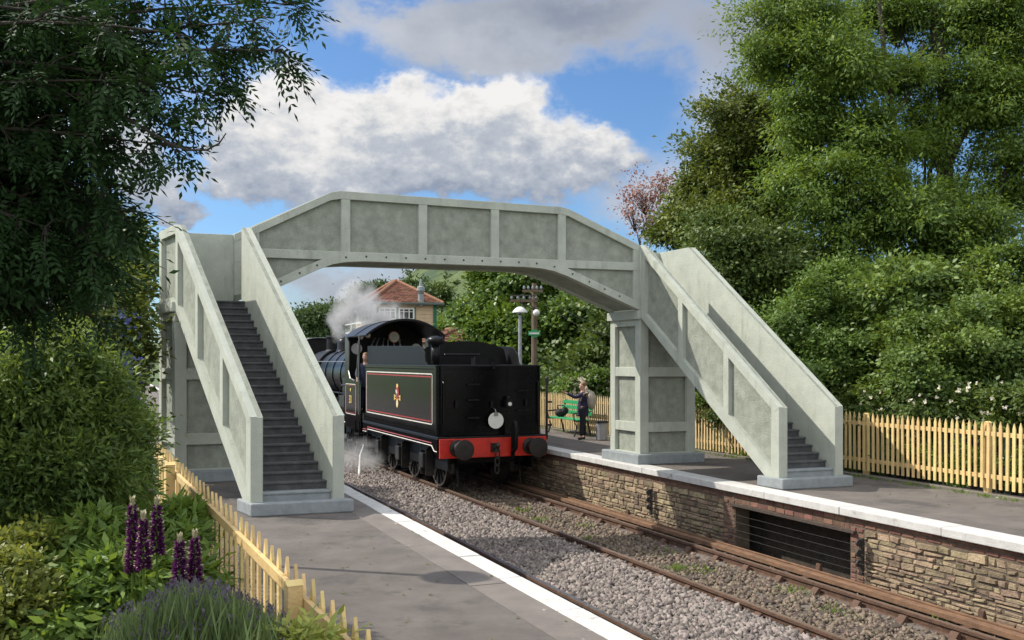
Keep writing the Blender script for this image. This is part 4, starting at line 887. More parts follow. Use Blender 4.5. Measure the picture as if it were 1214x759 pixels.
# ------------------------------------------------------------------ vegetation
def leaves(P,A,Nn,l,w,fold=.12):
    n=len(P); l=np.broadcast_to(np.asarray(l,float),(n,))[:,None]; w=np.broadcast_to(np.asarray(w,float),(n,))[:,None]
    A=A/np.linalg.norm(A,axis=1,keepdims=True); B=np.cross(A,Nn); B/=np.linalg.norm(B,axis=1,keepdims=True)+1e-9; U=np.cross(B,A)
    V=np.stack([P,P+A*l*.45+B*w*.5+U*w*fold,P+A*l,P+A*l*.45-B*w*.5+U*w*fold],1)
    return V.reshape(-1,3),np.arange(4*n).reshape(-1,4)
def unit(n): 
    v=rng.normal(size=(n,3)); return v/np.linalg.norm(v,axis=1,keepdims=True)
def cat(L):
    V=[];Q=[];o=0
    for v,q in L: V.append(v);Q.append(q+o);o+=len(v)
    return np.concatenate(V),np.concatenate(Q)
def clumps(blobs,n_cl,per,cr,l,w,droop=.25,inner=.62,flat=.6,upb=.75,power=.5,bsz=13,brad=.21,fill=.22):
    """blobs: (centre, (rx,ry,rz)).  Leaf clumps through each blob's volume, denser towards its surface; uneven outline."""
    out=[]; cents=[]
    vol=np.array([r[0]*r[2]+r[1]*r[2] for _,r in blobs]); cnt=np.maximum(1,(n_cl*vol/vol.sum()).astype(int))
    for (c,r),k in zip(blobs,cnt):
        c=np.array(c); r=np.array(r); kb=max(4,int(k/bsz)); db=unit(kb)
        lump=1+.16*np.sin(db[:,0]*5+c[0]*3)*np.sin(db[:,2]*6+c[2])+.10*np.sin(db[:,1]*9+c[1]*2)
        bc=c+db*((inner+(1-inner)*rng.random(kb)**power)*lump)[:,None]*r; br=brad*(r.min()*r.max())**.5*(.6+.8*rng.random(kb))
        bi=rng.integers(0,kb,k); C=bc[bi]+rng.normal(size=(k,3))*np.array([1,1,.5])*br[bi][:,None]
        fillm=rng.random(k)<fill; df=unit(k); C=np.where(fillm[:,None],c+df*(rng.random(k)**.5*.8)[:,None]*r,C); cents.append(C)
        d=(C-c)/r; d/=np.linalg.norm(d,axis=1,keepdims=True)+1e-6
        m=np.maximum(3,(per*(.5+rng.random(k))).astype(int)); idx=np.repeat(np.arange(k),m)
        off=rng.normal(size=(len(idx),3))*np.array([1,1,flat])*cr*(.6+.8*rng.random((k,1)))[idx]
        P=C[idx]+off; dd=d[idx]
        Nn=dd*.7+unit(len(idx))*.75+np.array([0,0,upb]); Nn/=np.linalg.norm(Nn,axis=1,keepdims=True)
        A=unit(len(idx))+off/(cr+1e-6)*.5+dd*.35-np.array([0,0,droop]); s=.65+.7*rng.random(len(idx))
        out.append(leaves(P,A,Nn,l*s,w*s))
    return cat(out),np.concatenate(cents)
def limbs(base,blobs,cents,tr,ntw=60,m=6):
    mb=MB(); base=Vector(base); top=sum((Vector(c) for c,_ in blobs),Vector())/len(blobs)
    fork=base.lerp(Vector((top.x,top.y,top.z)),.45); fork.x=base.x*.6+top.x*.4; fork.y=base.y*.6+top.y*.4
    mb.tube([base-Vector((0,0,.3)),base.lerp(fork,.33)+Vector((random.uniform(-1,1),random.uniform(-1,1),0))*tr*.5,base.lerp(fork,.7),fork],[tr*1.25,tr,tr*.9,tr*.8],10)
    for c,r in blobs:
        c=Vector(c); mid=fork.lerp(c,.5)+Vector((random.uniform(-1,1),random.uniform(-1,1),random.uniform(.1,1)))*.15*(c-fork).length
        e=c+(c-fork)*.04
        mb.tube([fork,fork.lerp(mid,.5)+Vector((0,0,.02)),mid,c,e],[tr*.6,tr*.45,tr*.33,tr*.18,tr*.05],7)
    if ntw:
        for i in rng.choice(len(cents),min(ntw,len(cents)),replace=False):
            p=Vector(cents[i]); b=min(blobs,key=lambda q:(Vector(q[0])-p).length); c=Vector(b[0]).lerp(fork,.15)
            mid=c.lerp(p,.5)+Vector((random.uniform(-1,1),random.uniform(-1,1),random.uniform(-.5,1)))*.08*(p-c).length
            mb.tube([c,mid,p],[tr*.14,tr*.09,tr*.03],5)
    return mb
def stems(blobs,base,tr):
    mb=MB()
    for c,r in blobs:
        for k in range(3):
            x=c[0]+random.uniform(-.6,.6)*r[0]; y=c[1]+random.uniform(-.5,.5)*r[1]; mb.tube([(x,y,base[2]-.3),(x+random.uniform(-.1,.1),y,c[2])],[tr,tr*.4],6)
    return mb
def pb_(px,py,Y,rx,ry,rd=None):   # blob from its place in the view at depth Y
    c=at(px,py,Y); return (tuple(c),(rx/F*Y,(rd or rx)/F*Y,ry/F*Y))
def tree(name,label,cat_,base,blobs,n_cl,per,cr,l,w,lm,bark='bark',tr=.18,group=None,crown='crown',trunk='trunk',ntw=60,**k):
    o=thing(name,label,cat_,base,group); (VQ,C)=clumps(blobs,n_cl,per,cr,l,w,**k)
    mesh(crown,VQ,M[lm],o); st_m=ntw==0
    w=mesh('stems' if st_m else trunk,stems(blobs,base,tr) if st_m else limbs(base,blobs,C,tr,ntw),M[bark],o)
    if st_m: w['kind']='stuff'
    return o
def gz(px,Y,z): p=at(px,HOR,Y); p.z=z; return p
# far and middle distance
tree('tree','rounded green tree low beyond the coach under the left end of the arch','tree',gz(385,80,-1),[pb_(372,385,80,22,17),pb_(398,382,82,20,18),pb_(385,378,80,18,14)],260,60,.45,.28,.17,'fartree')
tree('tree','sparse dark tree showing over the left slope of the signal box roof','tree',gz(440,95,-1),[pb_(432,347,95,10,8),pb_(447,343,96,10,7),pb_(438,356,95,13,9)],130,40,.45,.3,.18,'fartree')
tree('tree','small tree peeping over the ridge beside the signal box chimney','tree',gz(488,95,-1),[pb_(486,341,95,9,7),pb_(496,350,95,12,9)],110,40,.4,.3,.18,'fartree')
tree('conifer','dark conifer shaped tree on the hillside right of the signal box','tree',gz(521,110,-1),[pb_(521,347,110,7,12),pb_(512,352,110,12,9),pb_(526,353,110,10,8)],160,50,.45,.3,.16,'laurel')
tree('shrub','bright green scrub at the hill foot behind the hut roof','shrub',gz(535,70,-1),[pb_(535,385,70,24,14),pb_(560,375,70,22,20),pb_(523,392,70,12,10)],260,60,.3,.2,.13,'weed')
tree('sycamore','broad bright green leafy tree behind the telegraph pole','tree',gz(640,42,-.2),[pb_(615,350,43,42,34),pb_(660,360,42,45,38),pb_(585,365,44,32,45),pb_(690,385,41,45,50),pb_(640,400,42,52,40),pb_(600,405,43,45,40),pb_(672,425,41,52,36),pb_(726,400,42,40,60),pb_(575,345,45,22,20)],1500,60,.30,.21,.15,'midtree','bark_dark',.25)
tree('tree','dark bushy tree filling the gap between pier and sycamore','tree',gz(735,36,-.2),[pb_(745,395,36,50,60),pb_(790,380,36,60,80),pb_(700,440,36,60,28)],700,60,.28,.19,.13,'laurel','bark_dark',.2)
rb=tree('rose_bush','white flowering rose bush spilling over the fence behind the man','rose bush',gz(700,31.,-.2),[pb_(700,462,31,26,17),pb_(680,462,31.3,14,12),pb_(722,458,31,16,18)],260,45,.16,.13,.09,'hedge','bark_dark',.06)
def flowers(parent,blobs,n,size,m,name='blossom',petals=7,front=True):
    out=[]; 
    for c,r in blobs:
        k=max(1,n//len(blobs)); d=unit(k); 
        if front: d[:,1]=-abs(d[:,1])
        C=np.array(c)+d*np.array(r)*(1.02+.1*rng.random((k,1)))
        idx=np.repeat(np.arange(k),petals); A=unit(len(idx))+d[idx]*.4; Nn=d[idx]+unit(len(idx))*.4
        out.append(leaves(C[idx]+unit(len(idx))*size*.12,A,Nn,size*(.7+.5*rng.random(len(idx))),size*.8))
    return mesh(name,cat(out),m,parent)
flowers(rb,[pb_(700,460,30.9,24,14),pb_(718,458,30.9,14,14),pb_(684,458,31,12,9)],75,.115,M['whiteflower'])
FY=lambda px: fs*sT+cT*t_of(px,fs)
# right hand trees
tree('copper_tree','thin red leaved young tree rising above the right landing','tree',gz(768,33,-.2),[pb_(765,232,33,22,38),pb_(785,215,33.5,16,26),pb_(750,255,33,20,26),pb_(775,268,33,26,24)],170,12,.20,.10,.06,'copperleaf','bark',.07,ntw=150,power=.8,inner=.15)
tree('evergreen_oak','olive leaved evergreen tree left of the tall ash','tree',gz(860,29,0),[pb_(880,165,29,50,55),pb_(850,215,29,52,55),pb_(915,140,30,40,45),pb_(815,250,29.5,26,42),pb_(870,260,28.5,58,46),pb_(920,210,29,45,60),pb_(800,270,30,20,26)],1500,66,.20,.125,.07,'oak','bark_dark',.22)
at_=tree('ash_tree','tall light green ash tree towering over the right platform','tree',gz(1112,25.5,.8),
 [pb_(950,28,25,58,46),pb_(912,72,24.5,34,30),pb_(1000,80,24,50,46),pb_(1060,10,26,56,34),pb_(962,140,24,46,46),pb_(1066,95,25,34,34),pb_(1150,20,26,56,46),pb_(1020,170,23.5,44,40),pb_(978,225,23.5,56,46),pb_(1100,160,25,40,34),pb_(1165,110,25,52,56),pb_(1060,255,23,56,42),pb_(1140,270,23.5,56,56),pb_(1195,200,25,40,70),pb_(1000,300,23.5,48,44),pb_(1210,40,26,46,66),pb_(1095,330,23.5,50,40)],
 4300,54,.19,.118,.046,'ash','bark_dark',.10,ntw=200,droop=.45,inner=.40,power=.6,fill=.2,brad=.31,bsz=16)
lm=MB()
for pts,r0,r1 in (([(1112,500,25.4),(1116,380,25.3),(1122,250,25.2),(1120,120,25.3),(1105,0,25.5),(1095,-70,25.6)],0.245,0.115),([(1118,330,25.2),(1085,265,24.6),(1068,200,24.4),(1058,140,24.4),(1048,60,24.6),(1040,-20,24.8)],0.144,0.043),([(1075,230,24.5),(1045,190,24.2),(1015,130,24.1),(985,70,24.2),(955,25,24.4)],0.079,0.022),([(1121,200,25.2),(1150,140,25.0),(1165,70,25.2),(1170,-10,25.4)],0.122,0.043),([(1085,268,24.6),(1040,250,24.0),(1000,215,23.8),(965,160,23.9)],0.072,0.022),([(1058,140,24.4),(1085,100,24.5),(1095,50,24.8)],0.058,0.022),([(1150,140,25.),(1185,120,24.8),(1205,90,24.8)],0.058,0.022),([(1112,430,25.),(1150,350,24.4),(1175,270,24.4),(1195,190,24.6)],0.115,0.036)):
    P=[at(*p) for p in pts]; lm.tube(P,[r0+(r1-r0)*i/(len(P)-1) for i in range(len(P))],9)
mesh('limb',lm,M['bark_dark'],at_)
tree('laurel','dense rounded dark green laurel beside the top of the right stair','shrub',gz(890,23,.2),[pb_(890,305,23,58,54),pb_(860,345,23,46,50),pb_(920,335,23,44,50)],800,70,.18,.11,.056,'laurel','bark_dark',.12)
tree('hawthorn','leafy mid green hawthorn behind the right stair parapet','shrub',gz(985,21,.2),[pb_(955,395,21,56,58),pb_(1000,420,20.5,52,62),pb_(1010,350,21.5,50,46),pb_(920,420,21.5,46,60),pb_(960,450,20.5,60,42),pb_(870,430,22,40,60)],1700,66,.15,.092,.048,'hedge','bark_dark',.14)
tree('elder_bush','bright green elder bush in the hedge bank below the ash','shrub',gz(1085,19.5,.2),[pb_(1075,345,20,52,46),pb_(1120,355,20,42,40),pb_(1065,390,19.5,42,50)],460,52,.17,.13,.07,'ivy','bark_dark',.1)
tree('ivy_mound','rounded ivy covered mound at the right edge behind the fence','shrub',gz(1150,17.8,.2),[pb_(1135,425,18,74,56),pb_(1195,415,18,56,66),pb_(1090,455,17.8,52,40),pb_(1205,350,19,46,50)],1300,60,.13,.085,.055,'ivy','bark_dark',.12)
hg=tree('hedge','low dark hedge dotted with white flowers along the cream fence','hedge',gz(1100,17,.0),[pb_(x,484+6*math.sin(x*.05),FY(x)+1.3,42,26) for x in range(815,1260,36)],1100,55,.12,.085,.05,'laurel','bark_dark',.05,ntw=0)
flowers(hg,[pb_(x,478,FY(x)+1.1,36,22) for x in range(1010,1240,30)],64,.05,M['whiteflower'],petals=5)
tree('undergrowth_bush','pale green low plants seen through the right fence pickets','shrub',gz(1100,15.6,0),[pb_(x,530+(x-840)*.07,FY(x)+.75,26,24,14) for x in range(830,1260,26)],420,36,.07,.08,.035,'weed','bark_dark',.04,ntw=0)
# left side
tree('sycamore','shaded green tree behind the left pier and overhanging ash','tree',gz(90,20,-.2),[pb_(40,300,22,70,90),pb_(120,330,21,60,60),pb_(130,300,24,36,34),pb_(60,400,20,80,60),pb_(-40,250,22,80,90)],900,56,.28,.19,.12,'laurel','bark_dark',.2)
ce=tree('ceanothus','straggling olive shrub with pale blue flowers behind the left pier','shrub',gz(160,15.6,-.2),[pb_(135,400,16,28,44),pb_(132,345,16.5,34,40),pb_(132,460,15.5,26,42),pb_(130,420,16,36,44),pb_(132,515,15,22,34)],620,40,.16,.10,.055,'oak','bark_dark',.07)
flowers(ce,[pb_(148,390,15.8,22,20),pb_(150,470,15.2,14,16),pb_(155,440,15.4,16,20)],110,.06,M['blueflower'],petals=6)
tree('bush','large loose green bush behind the left garden fence','shrub',gz(90,7.6,-.3),[pb_(45,440,7.6,66,48),pb_(10,500,7.4,76,74),pb_(92,478,7.8,46,46),pb_(128,528,8.2,36,42),pb_(80,540,7.5,72,54),pb_(152,570,8.4,26,34),pb_(10,580,7.2,66,48),pb_(108,580,7.9,50,34)],2400,60,.070,.064,.019,'bush','bark',.05,ntw=240,inner=.55,droop=.05,flat=.9,upb=.5,bsz=20,brad=.24,fill=.25)
# overhanging ash: branches with pinnate leaves
def pinnate(origins,dirs,m_pairs,rach,ll,lw):
    n=len(origins); dirs=dirs/np.linalg.norm(dirs,axis=1,keepdims=True)
    up=np.array([0,0,1.])+.5*unit(n); side=np.cross(dirs,up); side/=np.linalg.norm(side,axis=1,keepdims=True); nn=np.cross(side,dirs)
    out=[]
    for k in range(m_pairs+1):
        f=.25+.75*k/m_pairs; P=origins+dirs*(rach*f)[:,None]-np.array([0,0,1.])*(rach*f*f*.18)[:,None]
        if k==m_pairs: out.append(leaves(P,dirs-np.array([0,0,.15]),nn+.2*unit(n),ll*(.8+.4*rng.random(n)),lw,.1))
        else:
            for sg in(-1,1): out.append(leaves(P,side*sg+dirs*.75-np.array([0,0,.2])+.15*unit(n),nn+.35*unit(n),ll*(.7+.4*rng.random(n)),lw,.1))
    return cat(out)
ashroot=thing('overhanging_ash','dark shaded ash tree with drooping sprays overhanging the top left','tree',(-6.0,5.6,-.4))
B0=Vector((-6.0,5.6,-.4)); fork=Vector((-5.5,5.5,2.9))
wood_=MB(); wood_.tube([B0,Vector((-5.85,5.55,1.4)),fork],[.27,.22,.18],10)
ends=[(34,60,5.25),(124,30,5.12),(209,40,4.99),(300,25,5.25),(325,60,5.12),(164,110,4.99),(229,110,5.12),(262,90,5.31),(114,160,5.25),(177,170,5.12),(180,135,5.38),(54,200,5.38),(120,225,5.25),(145,250,5.31),(94,270,5.38),(14,300,5.50),(90,320,5.50),(108,300,5.38),(44,360,5.63),(-46,150,5.50),(-36,330,5.76),(250,60,5.50),(4,20,5.63),(84,100,5.63),(280,5,5.38),(335,5,5.50),(64,330,5.89),(144,60,5.70),(104,220,5.70),(14,130,5.76),(54,270,5.25),(-6,240,5.25),(34,150,5.12),(124,95,4.93),(94,370,5.89),(14,370,5.57)]
O=[];D=[]
for px,py,Y in ends:
    e=at(px,py,Y); m1=fork.lerp(e,.5)+Vector((random.uniform(-.3,.3),random.uniform(-.5,.5),random.uniform(.35,.9)))
    pts=[fork*((1-f)**2)+m1*(2*f*(1-f))+e*(f*f) for f in [i/10 for i in range(11)]]
    wood_.tube(pts,[.028*(1-f)+.004 for f in np.linspace(0,1,11)],6)
    for i in range(5,11):
        p=pts[i]; 
        for k in range(5 if px<200 else 4):
            d=Vector(unit(1)[0])*.8+(pts[i]-pts[i-1]).normalized()*.7-Vector((0,0,.35)); d.normalize()
            L=random.uniform(.09,.32)*(1.0 if px<190 else .75); q=p+d*L; wood_.tube([p,p.lerp(q,.5)+Vector((0,0,.03)),q],[.007,.004,.002],4)
            for _ in range(7):
                f=random.random(); O.append(p.lerp(q,f)); dd=Vector(unit(1)[0])+d*.6-Vector((0,0,.35)); D.append(dd)
# bare twig that hangs against the cloud
tw=[at(150,140,5.0),at(180,158,4.9),at(200,170,4.9),at(222,178,4.9),at(245,178,4.9),at(260,170,4.9),at(268,158,4.9)]
wood_.tube(tw,[.010,.008,.007,.006,.005,.004,.003],6)
O=np.array([tuple(x) for x in O]); D=np.array([tuple(x) for x in D])
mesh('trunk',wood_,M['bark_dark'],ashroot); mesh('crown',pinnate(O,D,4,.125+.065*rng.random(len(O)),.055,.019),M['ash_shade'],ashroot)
# dense inner foliage
VQ,C=clumps([pb_(-10,120,5.6,110,110),pb_(35,260,5.7,100,90),pb_(95,60,5.6,90,70),pb_(5,345,5.7,110,60),pb_(-60,220,5.5,120,160),pb_(80,310,5.8,50,60),pb_(20,20,5.9,100,60),pb_(105,160,5.7,45,60)],900,34,.10,.058,.020,droop=.5,inner=.3,power=.8,fill=.1,brad=.2,bsz=18)
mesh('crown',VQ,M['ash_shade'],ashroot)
# garden plants
def rosette(parent,c,n,l,w,lm,h=.3,r=.2):
    P=np.array(c)+np.stack([rng.normal(size=n)*r,rng.normal(size=n)*r,rng.random(n)*h],1); a=rng.random(n)*6.283
    A=np.stack([np.cos(a),np.sin(a),.25+.9*rng.random(n)-.35],1); Nn=np.stack([-np.cos(a)*.3,-np.sin(a)*.3,np.ones(n)],1)+.5*unit(n)
    return mesh('foliage',leaves(P,A,Nn,l*(.6+.7*rng.random(n)),w,.15),M[lm],parent)
def lupin(px,y0,y1,Y,label):
    y0+=8; y1+=4
    top=at(px,y0,Y); bot_=at(px,y1,Y); base=Vector((bot_.x,bot_.y,-.2)); o=thing('lupin',label,'lupin',base,'purple lupins beside the garden fence')
    mesh('stem',MB().tube([base,bot_,top],[.010,.008,.003],6),M['weed'],o)
    H_=(top-bot_).length; n=int(950*H_); 
    zz=rng.random(n)*.93; a=rng.random(n)*6.283; rr=(.048*(1-.5*zz))
    P=np.array(bot_)+np.stack([np.cos(a)*rr*.35,np.sin(a)*rr*.35,zz*H_],1); A=np.stack([np.cos(a),np.sin(a),.35-.3*rng.random(n)],1); Nn=np.stack([0*a,0*a,np.ones(n)],1)+.5*unit(n)
    mesh('flower_spike',cat([leaves(P,A,Nn,rr*1.0*(.7+.5*rng.random(n)),.020,.4),leaves(P+A*.0,A+np.array([0,0,.5]),Nn,rr*.8,.016,.3)]),M['lupflower'],o)
    k=70; zz=.86+.16*rng.random(k); a=rng.random(k)*6.283; P=np.array(bot_)+np.stack([0*a,0*a,zz*H_],1); A=np.stack([np.cos(a)*.5,np.sin(a)*.5,.9+0*a],1); mesh('pale_tip',leaves(P,A,np.stack([np.cos(a),np.sin(a),0*a],1)+.3*unit(k),.04,.016,.2),M['luptip'],o)
    k=int(90*H_)+30; zz=.05+.85*rng.random(k); a=rng.random(k)*6.283; rr=.055*(1-.5*zz); P=np.array(bot_)+np.stack([np.cos(a)*rr*.9,np.sin(a)*rr*.9,zz*H_],1); A=np.stack([np.cos(a),np.sin(a),.2+0*a],1); mesh('pale_petals',leaves(P,A,unit(k),.015,.011,.2),M['luptip'],o)
for a in((157,586,676,6.1,'tall purple lupin spike, leftmost in the garden'),(170,604,672,6.0,'purple lupin spike second from the left, tucked between taller ones'),(186,588,655,6.15,'purple lupin spike third from the left, pale at its tip'),(213,630,692,5.9,'short purple lupin spike left of the rightmost one by the fence'),(231,626,690,6.0,'purple lupin spike nearest to the garden fence')): lupin(*a)
tree('leafy_perennial','large bright leaved green perennial in front of the lupins','garden plant',gz(110,6.6,-.3),[pb_(95,665,6.8,60,34),pb_(60,690,6.5,50,36),pb_(125,695,6.4,50,36),pb_(100,635,7.0,40,20),pb_(90,735,6.2,70,34)],460,32,.07,.105,.036,'lupleaf','weed',.012,ntw=100,droop=.35)
tree('lupin_leaves','low fresh green lupin foliage between the flower spikes and fence','garden plant',gz(215,7.2,-.2),[pb_(205,660,7.4,26,36),pb_(190,690,7.0,36,26),pb_(218,690,6.9,20,28),pb_(215,620,7.7,26,16),pb_(165,640,7.5,24,20)],230,30,.07,.11,.04,'lupleaf','weed',.012,ntw=60)
tree('lime_shrub','yellow green small leaved shrub at the bottom left corner','garden plant',gz(20,6.2,-.3),[pb_(15,660,6.5,46,34),pb_(30,700,6.2,44,40),pb_(10,745,5.9,56,40),pb_(-20,690,6.2,50,60)],420,40,.06,.05,.03,'lime','weed',.015,ntw=60)
pf=tree('pink_flower_clump','small clump of pink red flowers below the big bush','garden plant',gz(45,7.6,-.3),[pb_(50,645,7.6,26,8)],40,20,.05,.05,.03,'bush','weed',.008,ntw=0); flowers(pf,[pb_(42,640,7.5,20,5)],12,.035,M['pinkflower'],petals=6)
# lavender
lv=thing('lavender_bush','wide purple grey lavender bush in flower at the bottom of the garden','lavender',gz(240,5.0,-.45))
n=5200; 
cx=rng.random(n); px_=128+cx*225+rng.normal(size=n)*6; Y=4.5+rng.random(n)*1.5
lim=np.interp(px_,[110,170,215,260,330,375],[742,715,690,694,728,752]); yt=lim+ (rng.random(n)**1.2)*75-6
X=(px_-607)/F*Y; Z=CH-(yt-HOR)/F*Y; 
tip=np.stack([X,Y,Z],1); hh=.16+.16*rng.random(n); lean=np.stack([rng.normal(size=n)*.22+.1*(px_-230)/120,rng.normal(size=n)*.22,np.ones(n)],1); lean/=np.linalg.norm(lean,axis=1,keepdims=True)
mesh('foliage',leaves(tip-lean*hh[:,None],lean,unit(n),hh,.011,.1),M['lavleaf'],lv)
k=900; s_=rng.choice(n,k,replace=False); out=[]
for j in range(4):
    a=rng.random(k)*6.283; A=np.stack([np.cos(a)*.5,np.sin(a)*.5,.8+0*a],1); out.append(leaves(tip[s_]-lean[s_]*(.012*j)[...] if False else tip[s_]-lean[s_]*.012*j,A,unit(k),.022,.013,.3))
mesh('flower',cat(out),M['lavflower'],lv)
n2=2600; b_=np.array([tuple(gz(p,5.5,-.45)) for p in (150,200,250,295)])[rng.integers(0,4,n2)]+np.stack([rng.normal(size=n2)*.12,rng.normal(size=n2)*.2,.25+.4*rng.random(n2)],1)
mesh('undergrowth',leaves(b_,np.stack([rng.normal(size=n2)*.3,rng.normal(size=n2)*.3,np.ones(n2)],1),unit(n2),.25,.02,.1),M['lavleaf'],lv)
tree('variegated_plant','yellow green variegated plant at the foot of the near fence post','garden plant',gz(345,4.7,-.4),[pb_(345,752,4.75,30,14),pb_(372,762,4.6,16,12)],60,22,.05,.075,.022,'yellowleaf','weed',.01,ntw=0)
# weeds in the track
wd=thing('weed_tuft','small bright green weeds growing in the track ballast','weeds',T(7.9,11.5,-1.0)); P=[];
for t,s,n_ in((12.2,7.75,60),(12.0,8.0,40),(14.8,7.6,22),(17.,7.7,30),(18.2,7.8,40),(10.5,8.4,30),(9.4,8.2,30),(8.7,8.9,20),(13.4,8.3,18),(16,8.2,20)):
    for _ in range(n_): P.append(tuple(T(s+random.gauss(0,.09),t+random.gauss(0,.13),-1.03)))
P=np.array(P); k=len(P); mesh('foliage',leaves(P,np.stack([rng.normal(size=k)*.6,rng.normal(size=k)*.6,.8+0*P[:,0]],1),unit(k),.05+.1*rng.random(k),.018,.1),M['weed'],wd)
# scrub on the hill, weeds and litter along the platforms
hp_=[]
for _ in range(520):
    x=random.uniform(-70,90); y=random.uniform(205,330); z=hillf(x,y)
    if random.random()<.25+.5*math.sin(x*.06+y*.03): hp_.append((x,y,z+.5))
hp_=np.array(hp_); idx=np.repeat(np.arange(len(hp_)),46); sz=(.5+1.5*rng.random(len(hp_))**2)[idx]
P=hp_[idx]+rng.normal(size=(len(idx),3))*np.array([.8,.8,.55])*sz[:,None]+np.array([0,0,.5])*sz[:,None]
tag(mesh('hillside_scrub',leaves(P,unit(len(idx)),unit(len(idx))*.6+np.array([0,0,.8]),.9,.6,.1),M['fartree']),'dark green scrub dotted over the far hillside','scrub',kind='stuff')
P=[]
for _ in range(420):
    t=random.uniform(8,34); 
    for k in range(5): P.append(tuple(T(12.2+random.gauss(0,.05),t+random.gauss(0,.05),.0)))
P=np.array(P); k=len(P); tag(mesh('edge_weeds',leaves(P,np.stack([rng.normal(size=k)*.6,rng.normal(size=k)*.6,.7+0*P[:,0]],1),unit(k),.03+.07*rng.random(k),.014,.1),M['weed']),'sparse weeds growing along the platform edges and kerb','weeds',kind='stuff')
k=380; tt=6+26*rng.random(k); ss=np.where(rng.random(k)<.55,9.8+2.4*rng.random(k)**.5,1.5+1.9*rng.random(k)); P=np.stack([ss*cT-tt*sT,ss*sT+tt*cT,.006+0*ss],1)
a=rng.random(k)*6.283; tag(mesh('leaf_litter',leaves(P,np.stack([np.cos(a),np.sin(a),.05+0*a],1),np.array([0,0,1.])+.3*unit(k),.03+.035*rng.random(k),.022,.25),M['oak']),'scattered small fallen leaves on the platform surfaces','leaf litter',kind='stuff')
# ------------------------------------------------------------------ steam
sm=MB(); 
def steam(name,label,blobs,dens,noise):
    mb=MB(); 
    xs=[b[0][0]-b[1][0] for b in blobs]+[b[0][0]+b[1][0] for b in blobs]; ys=[b[0][1]-b[1][1] for b in blobs]+[b[0][1]+b[1][1] for b in blobs]; zs=[b[0][2]-b[1][2] for b in blobs]+[b[0][2]+b[1][2] for b in blobs]
    mb.box(min(xs),max(xs),min(ys),max(ys),min(zs),max(zs))
    m=bpy.data.materials.new(name); m.use_nodes=True; nt=m.node_tree; N=nt.nodes; L=nt.links; N.remove(N['Principled BSDF'])
    pv=N.new('ShaderNodeVolumePrincipled'); pv.inputs['Color'].default_value=(.97,.97,.97,1); pv.inputs['Anisotropy'].default_value=.2
    ge=N.new('ShaderNodeNewGeometry'); acc=None
    for c,r in blobs:
        v=N.new('ShaderNodeVectorMath'); v.operation='SUBTRACT'; L.new(ge.outputs['Position'],v.inputs[0]); v.inputs[1].default_value=c
        d=N.new('ShaderNodeVectorMath'); d.operation='DIVIDE'; L.new(v.outputs[0],d.inputs[0]); d.inputs[1].default_value=r
        ln=N.new('ShaderNodeVectorMath'); ln.operation='LENGTH'; L.new(d.outputs[0],ln.inputs[0])
        s=N.new('ShaderNodeMath'); s.operation='SUBTRACT'; s.inputs[0].default_value=1; L.new(ln.outputs['Value'],s.inputs[1]); s.use_clamp=True
        if acc is None: acc=s
        else: x=N.new('ShaderNodeMath'); x.operation='MAXIMUM'; L.new(acc.outputs[0],x.inputs[0]); L.new(s.outputs[0],x.inputs[1]); acc=x
    nz=N.new('ShaderNodeTexNoise'); nz.inputs['Scale'].default_value=noise; nz.inputs['Detail'].default_value=4; nz.inputs['Roughness'].default_value=.6; L.new(ge.outputs['Position'],nz.inputs['Vector'])
    mr=N.new('ShaderNodeMapRange'); mr.inputs[1].default_value=.44; mr.inputs[2].default_value=.66; L.new(nz.outputs['Fac'],mr.inputs[0])
    mu=N.new('ShaderNodeMath'); mu.operation='MULTIPLY'; L.new(acc.outputs[0],mu.inputs[0]); L.new(mr.outputs[0],mu.inputs[1])
    m2=N.new('ShaderNodeMath'); m2.operation='MULTIPLY'; m2.inputs[1].default_value=dens; L.new(mu.outputs[0],m2.inputs[0]); L.new(m2.outputs[0],pv.inputs['Density']); L.new(pv.outputs[0],N['Material Output'].inputs['Volume'])
    return tag(mesh(name,mb,m),label,'steam',kind='stuff')
steam('steam','white steam drifting from the boiler in front of the signal box',[pb_(456,374,34.5,34,20,36),pb_(440,376,35,38,30,40),pb_(425,366,35.5,32,38,40),pb_(408,384,36,24,28,30),pb_(432,395,34,24,22,30)],5.6,1.15)
steam('steam_wisp','thin wisp of steam and water at the locomotive wheels',[((LF(-1.75,26.4,-.55))[:],(.9,1.5,.55)),((LF(-1.5,25.6,-.6))[:],(.5,1.0,.4))],1.8,2.2)
tag(mesh('water_jet',MB().tube([LF(-1.25,27.3,-.35),LF(-1.6,26.3,-.55),LF(-1.85,25.4,-1.02)],[.012,.02,.035],6),M['white']),'thin jet of water falling from the injector to the ballast','water jet')
# ------------------------------------------------------------------ sky, sun, camera
SUN=Vector((-.965,.26,0)).normalized(); EL=R(44)
sund=Vector((SUN.x*math.cos(EL),SUN.y*math.cos(EL),math.sin(EL)))
W=bpy.data.worlds.new('World'); scn.world=W; W.use_nodes=True; nt=W.node_tree; N=nt.nodes; L=nt.links; bgd=N['Background']
sky=N.new('ShaderNodeTexSky'); sky.sky_type='NISHITA'; sky.sun_disc=False; sky.sun_elevation=EL; sky.sun_rotation=math.atan2(SUN.x,SUN.y); sky.air_density=1.; sky.dust_density=.6; sky.ozone_density=2.0
tc=N.new('ShaderNodeTexCoord'); 
def mth(op,a,b=None,c=None,clamp=False):
    n=N.new('ShaderNodeMath'); n.operation=op; n.use_clamp=clamp
    for i,x in enumerate((a,b,c)):
        if x is None: continue
        if isinstance(x,(int,float)): n.inputs[i].default_value=x
        else: L.new(x,n.inputs[i])
    return n.outputs[0]
nrm=N.new('ShaderNodeVectorMath'); nrm.operation='NORMALIZE'; L.new(tc.outputs['Generated'],nrm.inputs[0])
